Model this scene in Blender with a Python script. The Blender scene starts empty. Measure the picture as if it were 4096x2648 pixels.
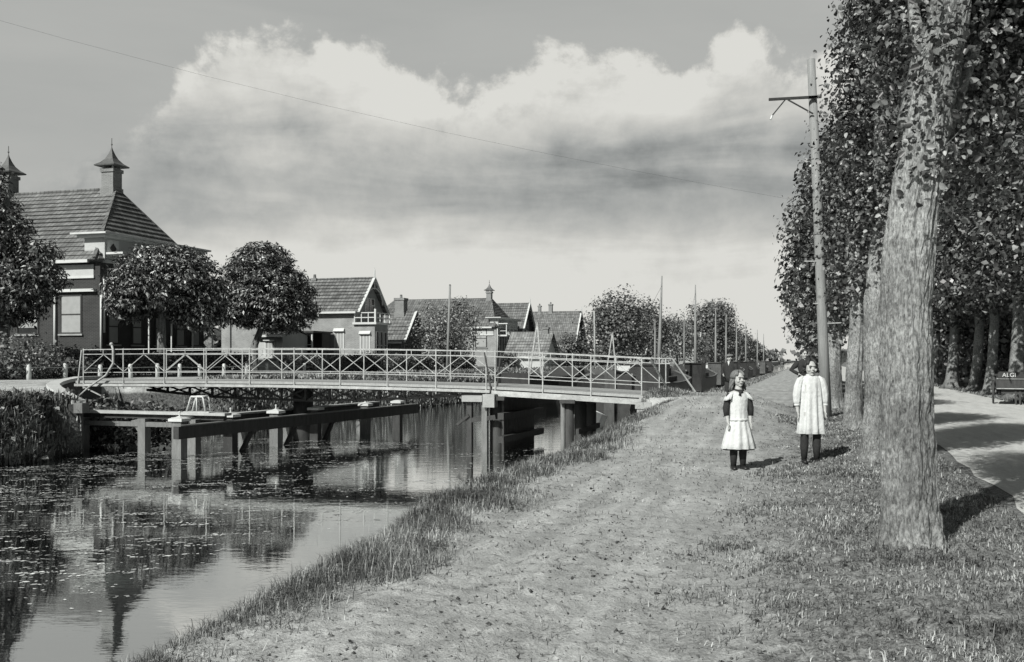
import bpy, math, random
import numpy as np
from mathutils import Vector, Matrix
R = math.radians
sc = bpy.context.scene
COL = sc.collection

# ------------------------------------------------------------------ camera
CAM_H = 1.55
cam_d = bpy.data.cameras.new("camera")
cam = bpy.data.objects.new("camera", cam_d); COL.objects.link(cam)
cam.location = (0, 0, CAM_H); cam.rotation_euler = (R(90), 0, 0)
cam_d.sensor_width = 36; cam_d.lens = 36 * 4000 / 4096
cam_d.shift_y = 116 / 4096
cam_d.clip_start = 0.1; cam_d.clip_end = 5000
sc.camera = cam
sc.view_settings.view_transform = 'Standard'
sc.view_settings.look = 'None'
sc.view_settings.exposure = 0.0
sc.view_settings.gamma = 1.0

# ------------------------------------------------------------------ node helper
class NB:
    def __init__(s, tree): s.t = tree; s.n = tree.nodes; s.l = tree.links
    def add(s, kind, **kw):
        n = s.n.new(kind)
        for k, v in kw.items(): setattr(n, k, v)
        return n
    def put(s, sock, v):
        if isinstance(v, bpy.types.NodeSocket): s.l.new(v, sock)
        else:
            if hasattr(sock.default_value, '__len__') and not hasattr(v, '__len__'):
                v = (v, v, v, 1) if len(sock.default_value) == 4 else (v, v, v)
            sock.default_value = v
    def m(s, op, a, b=0.0, c=0.0, clamp=False):
        n = s.add('ShaderNodeMath', operation=op); n.use_clamp = clamp
        s.put(n.inputs[0], a); s.put(n.inputs[1], b); s.put(n.inputs[2], c)
        return n.outputs[0]
    def ramp(s, x, e0, e1, o0=0.0, o1=1.0, kind='SMOOTHSTEP'):
        n = s.add('ShaderNodeMapRange'); n.interpolation_type = kind
        for i, v in enumerate((x, e0, e1, o0, o1)): s.put(n.inputs[i], v)
        return n.outputs[0]
    def mix(s, f, a, b):
        n = s.add('ShaderNodeMix', data_type='FLOAT'); s.put(n.inputs[0], f); s.put(n.inputs[2], a); s.put(n.inputs[3], b)
        return n.outputs[0]
    def mixc(s, f, a, b):
        n = s.add('ShaderNodeMix', data_type='RGBA'); s.put(n.inputs[0], f)
        s.put(n.inputs[6], a); s.put(n.inputs[7], b); return n.outputs[2]
    def noise(s, vec, scale, detail=3.0, rough=0.55, dist=0.0):
        n = s.add('ShaderNodeTexNoise'); s.put(n.inputs['Vector'], vec)
        n.inputs['Scale'].default_value = scale; n.inputs['Detail'].default_value = detail
        n.inputs['Roughness'].default_value = rough; n.inputs['Distortion'].default_value = dist
        return n.outputs[0]
    def xyz(s, vec):
        n = s.add('ShaderNodeSeparateXYZ'); s.put(n.inputs[0], vec); return n.outputs
    def comb(s, x, y, z):
        n = s.add('ShaderNodeCombineXYZ')
        for i, v in enumerate((x, y, z)): s.put(n.inputs[i], v)
        return n.outputs[0]
    def scale(s, vec, v):
        n = s.add('ShaderNodeVectorMath', operation='MULTIPLY'); s.put(n.inputs[0], vec); n.inputs[1].default_value = v
        return n.outputs[0]
    def curve(s, x, pts):
        n = s.add('ShaderNodeFloatCurve'); c = n.mapping.curves[0]
        c.points[0].location = pts[0]; c.points[-1].location = pts[-1]
        for p in pts[1:-1]: c.points.new(*p)
        n.mapping.update(); s.put(n.inputs['Value'], x); return n.outputs[0]

# ------------------------------------------------------------------ sky and sun
SUN_EL = 37.0
SUN_DIR = Vector((-0.54, -0.84, 0)).normalized()
SUN_ROT = math.atan2(SUN_DIR.x, SUN_DIR.y)
w = bpy.data.worlds.new("World"); sc.world = w; w.use_nodes = True
nb = NB(w.node_tree); nb.n.clear()
sky = nb.add('ShaderNodeTexSky', sky_type='NISHITA'); sky.sun_disc = False
sky.sun_elevation = R(SUN_EL); sky.sun_rotation = SUN_ROT
sky.air_density = 1.0; sky.dust_density = 3.0
bw = nb.add('ShaderNodeRGBToBW'); nb.l.new(sky.outputs[0], bw.inputs[0])
tc = nb.add('ShaderNodeTexCoord')
X, Y, Z = nb.xyz(tc.outputs['Generated'])
az = nb.m('ARCTAN2', X, Y)                      # 0 straight down the picture, positive to the right
el = nb.m('DIVIDE', Z, nb.m('MAXIMUM', nb.m('SQRT', nb.m('ADD', nb.m('MULTIPLY', X, X), nb.m('MULTIPLY', Y, Y))), 0.02))
sv = nb.comb(nb.m('MULTIPLY', az, 1.0), el, 0.0)
n1 = nb.noise(sv, 9.0, 9.0, 0.62, 0.12)         # billows
n2 = nb.noise(nb.comb(nb.m('MULTIPLY', az, 1.0), nb.m('MULTIPLY', el, 4.2), 3.1), 3.6, 5.0, 0.55, 0.4)   # long streaks
n3 = nb.noise(nb.comb(az, el, 9.0), 26.0, 5.0, 0.6)
# height of the cloud tops along the horizon
h01 = nb.ramp(az, -0.56, 0.56, 0, 1, 'LINEAR')
top = nb.curve(h01, [(0, .42), (.08, .46), (.185, .62), (.23, .80), (.283, .90), (.335, .86), (.38, .81), (.456, .76), (.534, .83), (.589, .86), (.644, .77), (.707, .88), (.75, .80), (.86, .80), (1, .78)])
topel = nb.m('MULTIPLY', top, 0.365)
bil = nb.m('SUBTRACT', nb.m('MULTIPLY', n1, 0.20), 0.10)
bil = nb.m('ADD', bil, nb.m('MULTIPLY', nb.m('SUBTRACT', n3, 0.5), 0.035))
depth = nb.m('SUBTRACT', nb.m('ADD', topel, bil), el)   # >0 inside the cloud
edge = nb.ramp(depth, -0.006, 0.016)
paler = nb.ramp(depth, 0.0, 0.085, 1.0, 0.0)              # bright billows along the tops
band = nb.curve(nb.ramp(el, 0.0, 0.36, 0, 1, 'LINEAR'), [(0, 1.0), (.15, 1.0), (.26, .93), (.36, .60), (.48, .40), (.60, .48), (.70, .66), (.8, .80), (1, .80)])
streak = nb.ramp(n2, 0.30, 0.70, -0.20, 0.28, 'LINEAR')
streak = nb.m('MULTIPLY', streak, nb.ramp(el, 0.01, 0.12))
cb = nb.m('ADD', band, streak)
cb = nb.m('MULTIPLY', cb, nb.m('MAXIMUM', nb.ramp(az, -.46, -.20, .70, 1.0), nb.ramp(el, .10, .16, 1.0, 0.0)))
cb = nb.m('ADD', cb, nb.m('MULTIPLY', nb.m('MULTIPLY', paler, nb.ramp(n1, .35, .6)), 0.32))
cb = nb.m('ADD', cb, nb.m('MULTIPLY', nb.m('SUBTRACT', n3, 0.5), 0.42))
cb = nb.m('ADD', cb, nb.m('MULTIPLY', nb.m('MULTIPLY', nb.m('SUBTRACT', n1, 0.5), nb.ramp(el, .14, .22)), 0.9))
cb = nb.m('MINIMUM', nb.m('MAXIMUM', nb.m('ADD', cb, 0.05), 0.05), 1.0)
cloud = nb.m('MULTIPLY', nb.m('MULTIPLY_ADD', cb, 0.60, 0.11), 1.0)
clear = nb.m('MULTIPLY', bw.outputs[0], 0.075)          # the blue between, drained of colour
clear = nb.m('ADD', nb.m('MULTIPLY', clear, 0.35), nb.m('MULTIPLY_ADD', nb.m('SUBTRACT', n2, 0.5), 0.10, 0.37))
val = nb.mix(edge, clear, cloud)
# the part of the sky high overhead and behind is plain grey
high = nb.ramp(el, 0.42, 0.8)
val = nb.mix(high, val, nb.m('MULTIPLY', bw.outputs[0], 0.035))
side = nb.ramp(nb.m('ABSOLUTE', az), 0.75, 1.3)          # away from the cloud bank the sky is clear
val = nb.mix(side, val, nb.m('MULTIPLY', bw.outputs[0], 0.035))
below = nb.ramp(el, -0.02, 0.0)
val = nb.mix(below, 0.25, val)
tint = nb.mixc(nb.ramp(val, 0.2, 0.65), (0.955, 1.0, 0.99, 1), (1.0, 0.995, 0.94, 1))
cm = nb.add('ShaderNodeVectorMath', operation='SCALE'); nb.l.new(tint, cm.inputs[0]); nb.l.new(val, cm.inputs[3])
bg = nb.add('ShaderNodeBackground'); nb.l.new(cm.outputs[0], bg.inputs[0]); bg.inputs[1].default_value = 1.0
wo = nb.add('ShaderNodeOutputWorld'); nb.l.new(bg.outputs[0], wo.inputs[0])

sl = bpy.data.lights.new("sun", 'SUN'); sl.energy = 4.7; sl.angle = R(0.6); sl.color = (1.0, 0.985, 0.95)
so = bpy.data.objects.new("sun", sl); COL.objects.link(so)
to_sun = Vector((SUN_DIR.x * math.cos(R(SUN_EL)), SUN_DIR.y * math.cos(R(SUN_EL)), math.sin(R(SUN_EL))))
so.rotation_euler = to_sun.to_track_quat('Z', 'Y').to_euler(); so.location = (-20, -30, 40)

# ------------------------------------------------------------------ canal frame: o across (towards the tree row), c along the canal
TH = math.atan(0.3); CT, ST = math.cos(TH), math.sin(TH)
def W(o, c, z=0.0): return Vector((o * CT + c * ST, -o * ST + c * CT, z))
def OC(x, y): return x * CT - y * ST, x * ST + y * CT
WATER = -0.85

# ------------------------------------------------------------------ numpy noise
_tab = np.random.RandomState(7).rand(256, 256)
def vnoise(x, y, seed=0):
    x = np.asarray(x, float) + seed * 17.3; y = np.asarray(y, float) + seed * 9.7
    xi = np.floor(x).astype(int); yi = np.floor(y).astype(int)
    fx = x - xi; fy = y - yi; fx = fx * fx * (3 - 2 * fx); fy = fy * fy * (3 - 2 * fy)
    a = _tab[xi % 256, yi % 256]; b = _tab[(xi + 1) % 256, yi % 256]
    c = _tab[xi % 256, (yi + 1) % 256]; d = _tab[(xi + 1) % 256, (yi + 1) % 256]
    return (a * (1 - fx) + b * fx) * (1 - fy) + (c * (1 - fx) + d * fx) * fy
def fbm(x, y, octv=4, seed=0, rough=0.5):
    s = 0; amp = 1; tot = 0
    for i in range(octv):
        s = s + amp * vnoise(np.asarray(x) * 2 ** i, np.asarray(y) * 2 ** i, seed + i); tot += amp; amp *= rough
    return s / tot
def sstep(x, a, b):
    t = np.clip((np.asarray(x, float) - a) / (b - a), 0, 1); return t * t * (3 - 2 * t)

# ------------------------------------------------------------------ terrain
def height(o, c, fine=True):
    o = np.asarray(o, float); c = np.asarray(c, float)
    ramp = 0.62 * sstep(c, 15.5, 25.2) * (1 - sstep(c, 28.4, 31.5)) * (1 - sstep(o, -2.2, 0.6))
    ramp = ramp * np.where(c < 24.65, sstep(o, -4.7, -2.9), 1)
    zr = ramp + 0.10 * (fbm(o * .25, c * .25, 3, 3) - .5)
    zr = zr + 0.12 * np.exp(-((o - 0.8) / 0.8) ** 2)                   # low ridge the trees stand on
    zr = zr * (1 - sstep(o, 1.2, 2.05))
    zr = zr + 0.17 * sstep(o, 7.1, 9.6)
    wob = 0.35 * (fbm(c * .35, c * 0 + 2.2, 3, 5) - .5)
    e0 = np.interp(c, [0, 21, 24.6, 24.7, 28.35, 28.45, 31, 60, 400, 2000], [-5.3, -5.3, -5.2, -4.35, -4.35, -5.4, -6.3, -6.7, -6.0, -6]) + wob
    e1 = np.interp(c, [0, 21, 24.6, 24.7, 28.35, 28.45, 31, 60, 400, 2000], [-3.9, -3.8, -3.7, -4.15, -4.15, -4.1, -4.5, -4.4, -3.6, -3.6]) + wob
    ns = .60 * (1 - sstep(c, 5.0, 12.5)); e0 = e0 + ns; e1 = e1 + ns
    tr = sstep(o, e0, e1)
    right = -2.0 + (zr + 2.0) * tr
    # left bank
    et = np.interp(c, [-50, 5, 18, 20.4, 21.0, 21.5, 22.1, 22.8, 23.5, 24.4, 25.4, 26.7, 28.5, 31, 60, 2000], [-18.2, -18.4, -18.6, -18.3, -17.7, -18.3, -18.95, -19.7, -20.55, -21.35, -21.95, -22.5, -22.5, -20.6, -20.3, -20.3])
    ww = np.interp(c, [-50, 19.5, 20.8, 28.5, 30.5, 2000], [2.3, 2.1, .3, .3, 2.8, 2.8])
    ztl = np.interp(c, [-50, 17, 20, 21, 22.7, 24.4, 26.7, 32, 2000], [.65, .62, .52, .43, .67, .78, .86, .82, .80]) + 0.10 * (fbm(o * .3, c * .3, 3, 9) - .5)
    ztl = ztl + .05 * sstep(-o, 26, 30)
    tl = 1 - sstep(o, et, et + ww)
    left = -2.0 + (ztl + 2.0) * tl
    z = np.where(o > -12, right, left)
    if fine:
        amp = (1 - sstep(c, 20, 45)) * sstep(o, -5.0, -4.0) * (1 - sstep(o, 1.8, 2.2))
        f = fbm(o * 5.5, c * 5.5, 3, 11) ; g = fbm(o * 17, c * 13, 2, 21); k = fbm(o * 1.3, c * .9, 3, 31)
        tuft = sstep(o + .8 * (k - .5), -1.0, .6); rut = fbm(o * 2.4, c * .3, 2, 41); z = z + amp * (rut - .5) * .06
        z = z + amp * ((f - .5) * .036 + (np.clip(g - .60, 0, 1)) * .10 + (k - .5) * .03 + tuft * ((g - .5) * .045))
    return z
def H(o, c): return float(height(o, c, False))

def mesh_obj(name, verts, faces, mat, parent=None, smooth=False):
    me = bpy.data.meshes.new(name); me.from_pydata([tuple(v) for v in verts], [], faces)
    me.materials.append(mat)
    if smooth: me.polygons.foreach_set('use_smooth', [True] * len(me.polygons))
    me.update()
    ob = bpy.data.objects.new(name, me); COL.objects.link(ob)
    if parent: ob.parent = parent
    return ob
def np_mesh(name, V, F, mat, parent=None, smooth=False):
    """F: (n,k) array of vertex indices"""
    n, k = F.shape
    me = bpy.data.meshes.new(name)
    me.vertices.add(len(V)); me.vertices.foreach_set('co', np.ascontiguousarray(V, dtype=np.float32).ravel())
    me.loops.add(n * k); me.loops.foreach_set('vertex_index', np.ascontiguousarray(F, dtype=np.int32).ravel())
    me.polygons.add(n); me.polygons.foreach_set('loop_start', np.arange(0, n * k, k, dtype=np.int32))
    try: me.polygons.foreach_set('loop_total', np.full(n, k, dtype=np.int32))
    except Exception: pass
    if smooth: me.polygons.foreach_set('use_smooth', np.ones(n, dtype=bool))
    me.materials.append(mat); me.update(calc_edges=True); me.validate()
    ob = bpy.data.objects.new(name, me); COL.objects.link(ob)
    if parent: ob.parent = parent
    return ob
def tag(o, label=None, cat=None, group=None, kind=None):
    if label: o['label'] = label
    if cat: o['category'] = cat
    if group: o['group'] = group
    if kind: o['kind'] = kind
    return o
def empty(name, loc=(0, 0, 0), rz=0.0, label=None, cat=None, group=None):
    o = bpy.data.objects.new(name, None); COL.objects.link(o); o.empty_display_size = .2
    o.location = loc; o.rotation_euler = (0, 0, rz)
    return tag(o, label, cat, group)
def thing_oc(name, o, c, z, label, cat, group=None, rz=0.0):
    return empty(name, W(o, c, z), -TH + rz, label, cat, group)
def copy_tree(o, parent=None):
    kids = list(o.children)
    c = o.copy(); COL.objects.link(c)
    if parent: c.parent = parent; c.matrix_parent_inverse = Matrix.Identity(4)
    for ch in kids: copy_tree(ch, c)
    return c

# ------------------------------------------------------------------ materials
def mat_new(name):
    m = bpy.data.materials.new(name); m.use_nodes = True
    b = NB(m.node_tree); b.n.clear()
    p = b.add('ShaderNodeBsdfPrincipled'); o = b.add('ShaderNodeOutputMaterial')
    b.l.new(p.outputs[0], o.inputs[0]); return m, b, p, o
def gcol(b, v, warm=0.0):
    """grey value socket -> slightly cool print grey"""
    n = b.add('ShaderNodeVectorMath', operation='MULTIPLY'); b.put(n.inputs[0], v)
    n.inputs[1].default_value = (.965 + warm, 1.0, .985 - warm * 1.4); return n.outputs[0]
def M(name, v, var=0.15, scale=3.0, rough=.8, bump=0.0, bscale=30.0, spec=0.3, stretch=(1, 1, 1), warm=0.0, detail=4.0):
    m, b, p, o = mat_new(name)
    t = b.add('ShaderNodeTexCoord'); vec = b.scale(t.outputs['Object'], stretch)
    n = b.noise(vec, scale, detail); n2 = b.noise(vec, scale * 7.3, 3.0)
    f = b.m('ADD', b.m('MULTIPLY', n, .65), b.m('MULTIPLY', n2, .35))
    f = b.ramp(f, .32, .68, v * (1 - var), v * (1 + var), 'LINEAR')
    b.put(p.inputs['Base Color'], gcol(b, f, warm))
    p.inputs['Roughness'].default_value = rough; p.inputs['Specular IOR Level'].default_value = spec
    if bump:
        bn = b.noise(vec, bscale, 4.0); bu = b.add('ShaderNodeBump'); bu.inputs['Strength'].default_value = 1.0
        bu.inputs['Distance'].default_value = bump; b.l.new(bn, bu.inputs['Height']); b.l.new(bu.outputs[0], p.inputs['Normal'])
    return m
def M_leaf(name, lo, hi, trans=.12, rough=.45, spec=.5, pw=1.6, cs=1.6):
    m, b, p, o = mat_new(name)
    g = b.add('ShaderNodeNewGeometry'); r = g.outputs['Random Per Island']
    v = b.m('ADD', lo, b.m('MULTIPLY', b.m('POWER', r, pw), hi - lo))
    tcx = b.add('ShaderNodeTexCoord'); v = b.m('MULTIPLY', v, b.ramp(b.noise(tcx.outputs['Object'], cs, 3.0), .35, .65, .45, 1.75, 'LINEAR'))  # patchy tone paints in the contrast of lit and shaded leaf clumps
    c = gcol(b, v); b.put(p.inputs['Base Color'], c)
    p.inputs['Roughness'].default_value = rough; p.inputs['Specular IOR Level'].default_value = spec
    tr = b.add('ShaderNodeBsdfTranslucent'); b.put(tr.inputs[0], c)
    mx = b.add('ShaderNodeMixShader'); mx.inputs[0].default_value = trans
    b.l.new(p.outputs[0], mx.inputs[1]); b.l.new(tr.outputs[0], mx.inputs[2]); b.l.new(mx.outputs[0], o.inputs[0])
    return m
def M_brick(name, v, mortar, bw=.22, bh=.065, mort=.012, bump=.004, rough=.85):
    m, b, p, o = mat_new(name)
    t = b.add('ShaderNodeTexCoord'); x, y, z = b.xyz(t.outputs['Object'])
    vec = b.comb(b.m('ADD', x, y), z, 0)
    k = b.add('ShaderNodeTexBrick'); b.put(k.inputs['Vector'], vec)
    k.inputs['Color1'].default_value = (v * .85,) * 3 + (1,); k.inputs['Color2'].default_value = (v * 1.15,) * 3 + (1,)
    k.inputs['Mortar'].default_value = (mortar,) * 3 + (1,); k.inputs['Scale'].default_value = 1
    k.inputs['Brick Width'].default_value = bw; k.inputs['Row Height'].default_value = bh; k.inputs['Mortar Size'].default_value = mort
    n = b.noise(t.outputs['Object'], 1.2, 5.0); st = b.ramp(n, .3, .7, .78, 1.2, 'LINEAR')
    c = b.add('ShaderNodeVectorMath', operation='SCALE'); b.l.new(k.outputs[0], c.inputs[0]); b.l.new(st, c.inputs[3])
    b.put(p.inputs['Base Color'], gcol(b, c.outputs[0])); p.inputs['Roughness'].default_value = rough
    bu = b.add('ShaderNodeBump'); bu.inputs['Distance'].default_value = bump; b.l.new(k.outputs[1], bu.inputs['Height']); bu.invert = True
    b.l.new(bu.outputs[0], p.inputs['Normal']); return m

def M_tile(name, v):
    m, b, p, o = mat_new(name)
    t = b.add('ShaderNodeTexCoord'); x, y, z = b.xyz(t.outputs['Object']); nx, ny, nz = b.xyz(t.outputs['Normal'])
    sel = b.m('GREATER_THAN', b.m('ABSOLUTE', nx), b.m('ABSOLUTE', ny))
    k = b.add('ShaderNodeTexBrick'); b.put(k.inputs['Vector'], b.comb(b.mix(sel, x, y), z, 0)); k.offset = 0
    k.inputs['Color1'].default_value = (v * .72,) * 3 + (1,); k.inputs['Color2'].default_value = (v * 1.25,) * 3 + (1,); k.inputs['Mortar'].default_value = (v * .4,) * 3 + (1,)
    k.inputs['Scale'].default_value = 1; k.inputs['Brick Width'].default_value = .27; k.inputs['Row Height'].default_value = .25; k.inputs['Mortar Size'].default_value = .022; k.inputs['Mortar Smooth'].default_value = 1.0
    st = b.ramp(b.noise(t.outputs['Object'], .9, 5.0, .65), .3, .7, .7, 1.28, 'LINEAR'); f = b.ramp(b.noise(t.outputs['Object'], 11, 4.0, .7), .3, .7, .8, 1.2, 'LINEAR')
    c = b.add('ShaderNodeVectorMath', operation='SCALE'); b.l.new(k.outputs[0], c.inputs[0]); b.l.new(b.m('MULTIPLY', st, f), c.inputs[3])
    b.put(p.inputs['Base Color'], gcol(b, c.outputs[0])); p.inputs['Roughness'].default_value = .75
    bu = b.add('ShaderNodeBump'); bu.inputs['Distance'].default_value = .03; bu.invert = True; b.l.new(k.outputs[1], bu.inputs['Height']); b.l.new(bu.outputs[0], p.inputs['Normal']); return m

def M_ground():
    m, b, p, o = mat_new("trodden_earth_and_turf")
    t = b.add('ShaderNodeTexCoord'); P = t.outputs['Object']
    x, y, z = b.xyz(P)
    oo = b.m('SUBTRACT', b.m('MULTIPLY', x, CT), b.m('MULTIPLY', y, ST))
    big = b.noise(P, .5, 4.0); mid = b.noise(P, 2.6, 5.0, .6); fine = b.noise(P, 16, 5.0, .65); vf = b.noise(P, 60, 3.0, .6)
    dirt = b.ramp(b.m('ADD', b.m('MULTIPLY', mid, .4), b.m('MULTIPLY', fine, .6)), .35, .65, .34, .58, 'LINEAR')
    dirt = b.m('MULTIPLY', dirt, b.ramp(vf, .3, .7, .80, 1.15, 'LINEAR'))
    dirt = b.m('MULTIPLY', dirt, b.ramp(big, .3, .7, .85, 1.12, 'LINEAR'))
    clod_shade = b.ramp(b.noise(P, 9.5, 6.0, .68), .34, .43)  # dark flecks put the shadows of clods into the earth colour
    clod_shade = b.m('MAXIMUM', clod_shade, b.ramp(big, .46, .56, 0, .35))
    dirt = b.m('MULTIPLY', dirt, b.ramp(clod_shade, 0, 1, .30, 1, 'LINEAR'))
    turf = b.ramp(b.m('ADD', b.m('MULTIPLY', fine, .55), b.m('MULTIPLY', vf, .45)), .40, .60, .05, .30, 'LINEAR')
    ob = b.m('ADD', oo, b.m('MULTIPLY', b.m('SUBTRACT', mid, .5), 2.2))
    ob = b.m('ADD', ob, b.m('MULTIPLY', b.m('SUBTRACT', big, .5), 1.4))
    cc = b.m('ADD', b.m('MULTIPLY', x, ST), b.m('MULTIPLY', y, CT))
    tread = b.noise(b.comb(b.m('MULTIPLY', oo, 2.6), b.m('MULTIPLY', cc, .35), 0), 1.3, 4.0, .6)
    dirt = b.m('MULTIPLY', dirt, b.ramp(tread, .38, .62, .80, 1.14, 'LINEAR'))
    tf = b.m('MULTIPLY', b.ramp(ob, -1.2, .3, 0, .92), 1)
    tf = b.m('MAXIMUM', tf, b.ramp(ob, -4.3, -3.7, 1, 0))
    tf = b.m('MAXIMUM', tf, b.m('MULTIPLY', b.ramp(fine, .5, .62), .5))
    v = b.mix(tf, dirt, turf)
    left = b.ramp(oo, -12.5, -11.5, 1, 0)
    lb = b.ramp(b.m('ADD', oo, b.m('MULTIPLY', b.m('SUBTRACT', mid, .5), 1.0)), -27.0, -26.2, 0, 1)   # lane, then gardens
    lb = b.m('MULTIPLY', lb, b.ramp(z, .38, .50, 0, 1))
    lv = b.mix(lb, b.m('MULTIPLY', turf, .75), b.m('MULTIPLY', dirt, 1.1))
    v = b.mix(left, v, lv)
    wet = b.ramp(z, -1.0, -.35, .25, 1)
    v = b.m('MULTIPLY', v, wet)
    b.put(p.inputs['Base Color'], gcol(b, v)); p.inputs['Roughness'].default_value = .95; p.inputs['Specular IOR Level'].default_value = .1
    bu = b.add('ShaderNodeBump'); bu.inputs['Distance'].default_value = .02; bu.inputs['Strength'].default_value = 1
    hh = b.m('ADD', b.m('MULTIPLY', fine, .6), b.m('MULTIPLY', vf, .5)); b.l.new(hh, bu.inputs['Height']); b.l.new(bu.outputs[0], p.inputs['Normal'])
    return m
def M_road():
    m, b, p, o = mat_new("sandy_road")
    t = b.add('ShaderNodeTexCoord'); P = t.outputs['Object']; x, y, z = b.xyz(P)
    oo = b.m('SUBTRACT', b.m('MULTIPLY', x, CT), b.m('MULTIPLY', y, ST)); cc = b.m('ADD', b.m('MULTIPLY', x, ST), b.m('MULTIPLY', y, CT))
    q = b.comb(b.m('MULTIPLY', oo, 3.0), b.m('MULTIPLY', cc, .35), 0)
    n = b.noise(q, 1.5, 5.0, .6); f = b.noise(P, 14, 5.0, .65); g = b.noise(P, 55, 3.0)
    v = b.ramp(b.m('ADD', b.m('MULTIPLY', n, .5), b.m('MULTIPLY', f, .5)), .33, .66, .46, .72, 'LINEAR')
    v = b.m('MULTIPLY', v, b.ramp(g, .3, .7, .85, 1.12, 'LINEAR'))
    b.put(p.inputs['Base Color'], gcol(b, v, .01)); p.inputs['Roughness'].default_value = .95; p.inputs['Specular IOR Level'].default_value = .1
    bu = b.add('ShaderNodeBump'); bu.inputs['Distance'].default_value = .012; b.l.new(b.m('ADD', f, b.m('MULTIPLY', n, .8)), bu.inputs['Height']); b.l.new(bu.outputs[0], p.inputs['Normal'])
    return m
def M_water():
    m, b, p, o = mat_new("canal_water")
    t = b.add('ShaderNodeTexCoord'); P = t.outputs['Object']; x, y, z = b.xyz(P)
    p.inputs['Base Color'].default_value = (.010, .012, .013, 1); p.inputs['Roughness'].default_value = .012
    p.inputs['IOR'].default_value = 1.33; p.inputs['Specular IOR Level'].default_value = .5
    wv = b.noise(b.scale(P, (1.0, 2.2, 1)), 1.7, 3.0, .5); w2 = b.noise(b.scale(P, (1.0, 3.0, 1)), 7.0, 2.0, .5)
    calm = b.ramp(y, 14, 70, .35, 2.2, 'LINEAR')
    bu = b.add('ShaderNodeBump'); bu.inputs['Distance'].default_value = .0036
    b.l.new(b.m('MULTIPLY', calm, b.m('ADD', wv, b.m('MULTIPLY', w2, .3))), bu.inputs['Height']); b.l.new(bu.outputs[0], p.inputs['Normal'])
    lw = b.add('ShaderNodeLayerWeight'); lw.inputs[0].default_value = .5; b.l.new(bu.outputs[0], lw.inputs['Normal'])
    gl = b.add('ShaderNodeBsdfGlossy'); gl.inputs['Color'].default_value = (.93, .94, .93, 1); gl.inputs['Roughness'].default_value = .015; b.l.new(bu.outputs[0], gl.inputs['Normal'])
    mx = b.add('ShaderNodeMixShader'); b.l.new(b.ramp(lw.outputs['Facing'], .35, .88, .05, .85), mx.inputs[0]); b.l.new(p.outputs[0], mx.inputs[1]); b.l.new(gl.outputs[0], mx.inputs[2]); b.l.new(mx.outputs[0], o.inputs[0])
    return m
def M_bark(name, v=.25, fx=14, fz=1.6, bump=.03):
    m, b, p, o = mat_new(name)
    t = b.add('ShaderNodeTexCoord'); P = t.outputs['Object']
    q = b.scale(P, (fx, fx, fz)); n = b.noise(q, 1.0, 5.0, .6, .6); f = b.noise(b.scale(P, (3, 3, 1.6)), 12, 5.0, .7); g = b.noise(P, 1.4, 3.0)
    n2_ = b.noise(b.scale(P, (fx * 1.9, fx * 1.9, fz * 2.2)), 1.0, 6.0, .75, .3)
    cr = b.m('ADD', b.m('MULTIPLY', n, .5), b.m('MULTIPLY', n2_, .5))
    val = b.m('MULTIPLY', b.ramp(cr, .38, .56, v * .34, v * 1.30, 'LINEAR'), b.ramp(f, .34, .66, .60, 1.30, 'LINEAR'))
    val = b.m('MULTIPLY', val, b.ramp(g, .38, .62, .68, 1.22, 'LINEAR'))
    b.put(p.inputs['Base Color'], gcol(b, val)); p.inputs['Roughness'].default_value = .9; p.inputs['Specular IOR Level'].default_value = .15
    bu = b.add('ShaderNodeBump'); bu.inputs['Distance'].default_value = bump; b.l.new(b.m('ADD', cr, b.m('MULTIPLY', f, .7)), bu.inputs['Height']); b.l.new(bu.outputs[0], p.inputs['Normal'])
    return m

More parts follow.
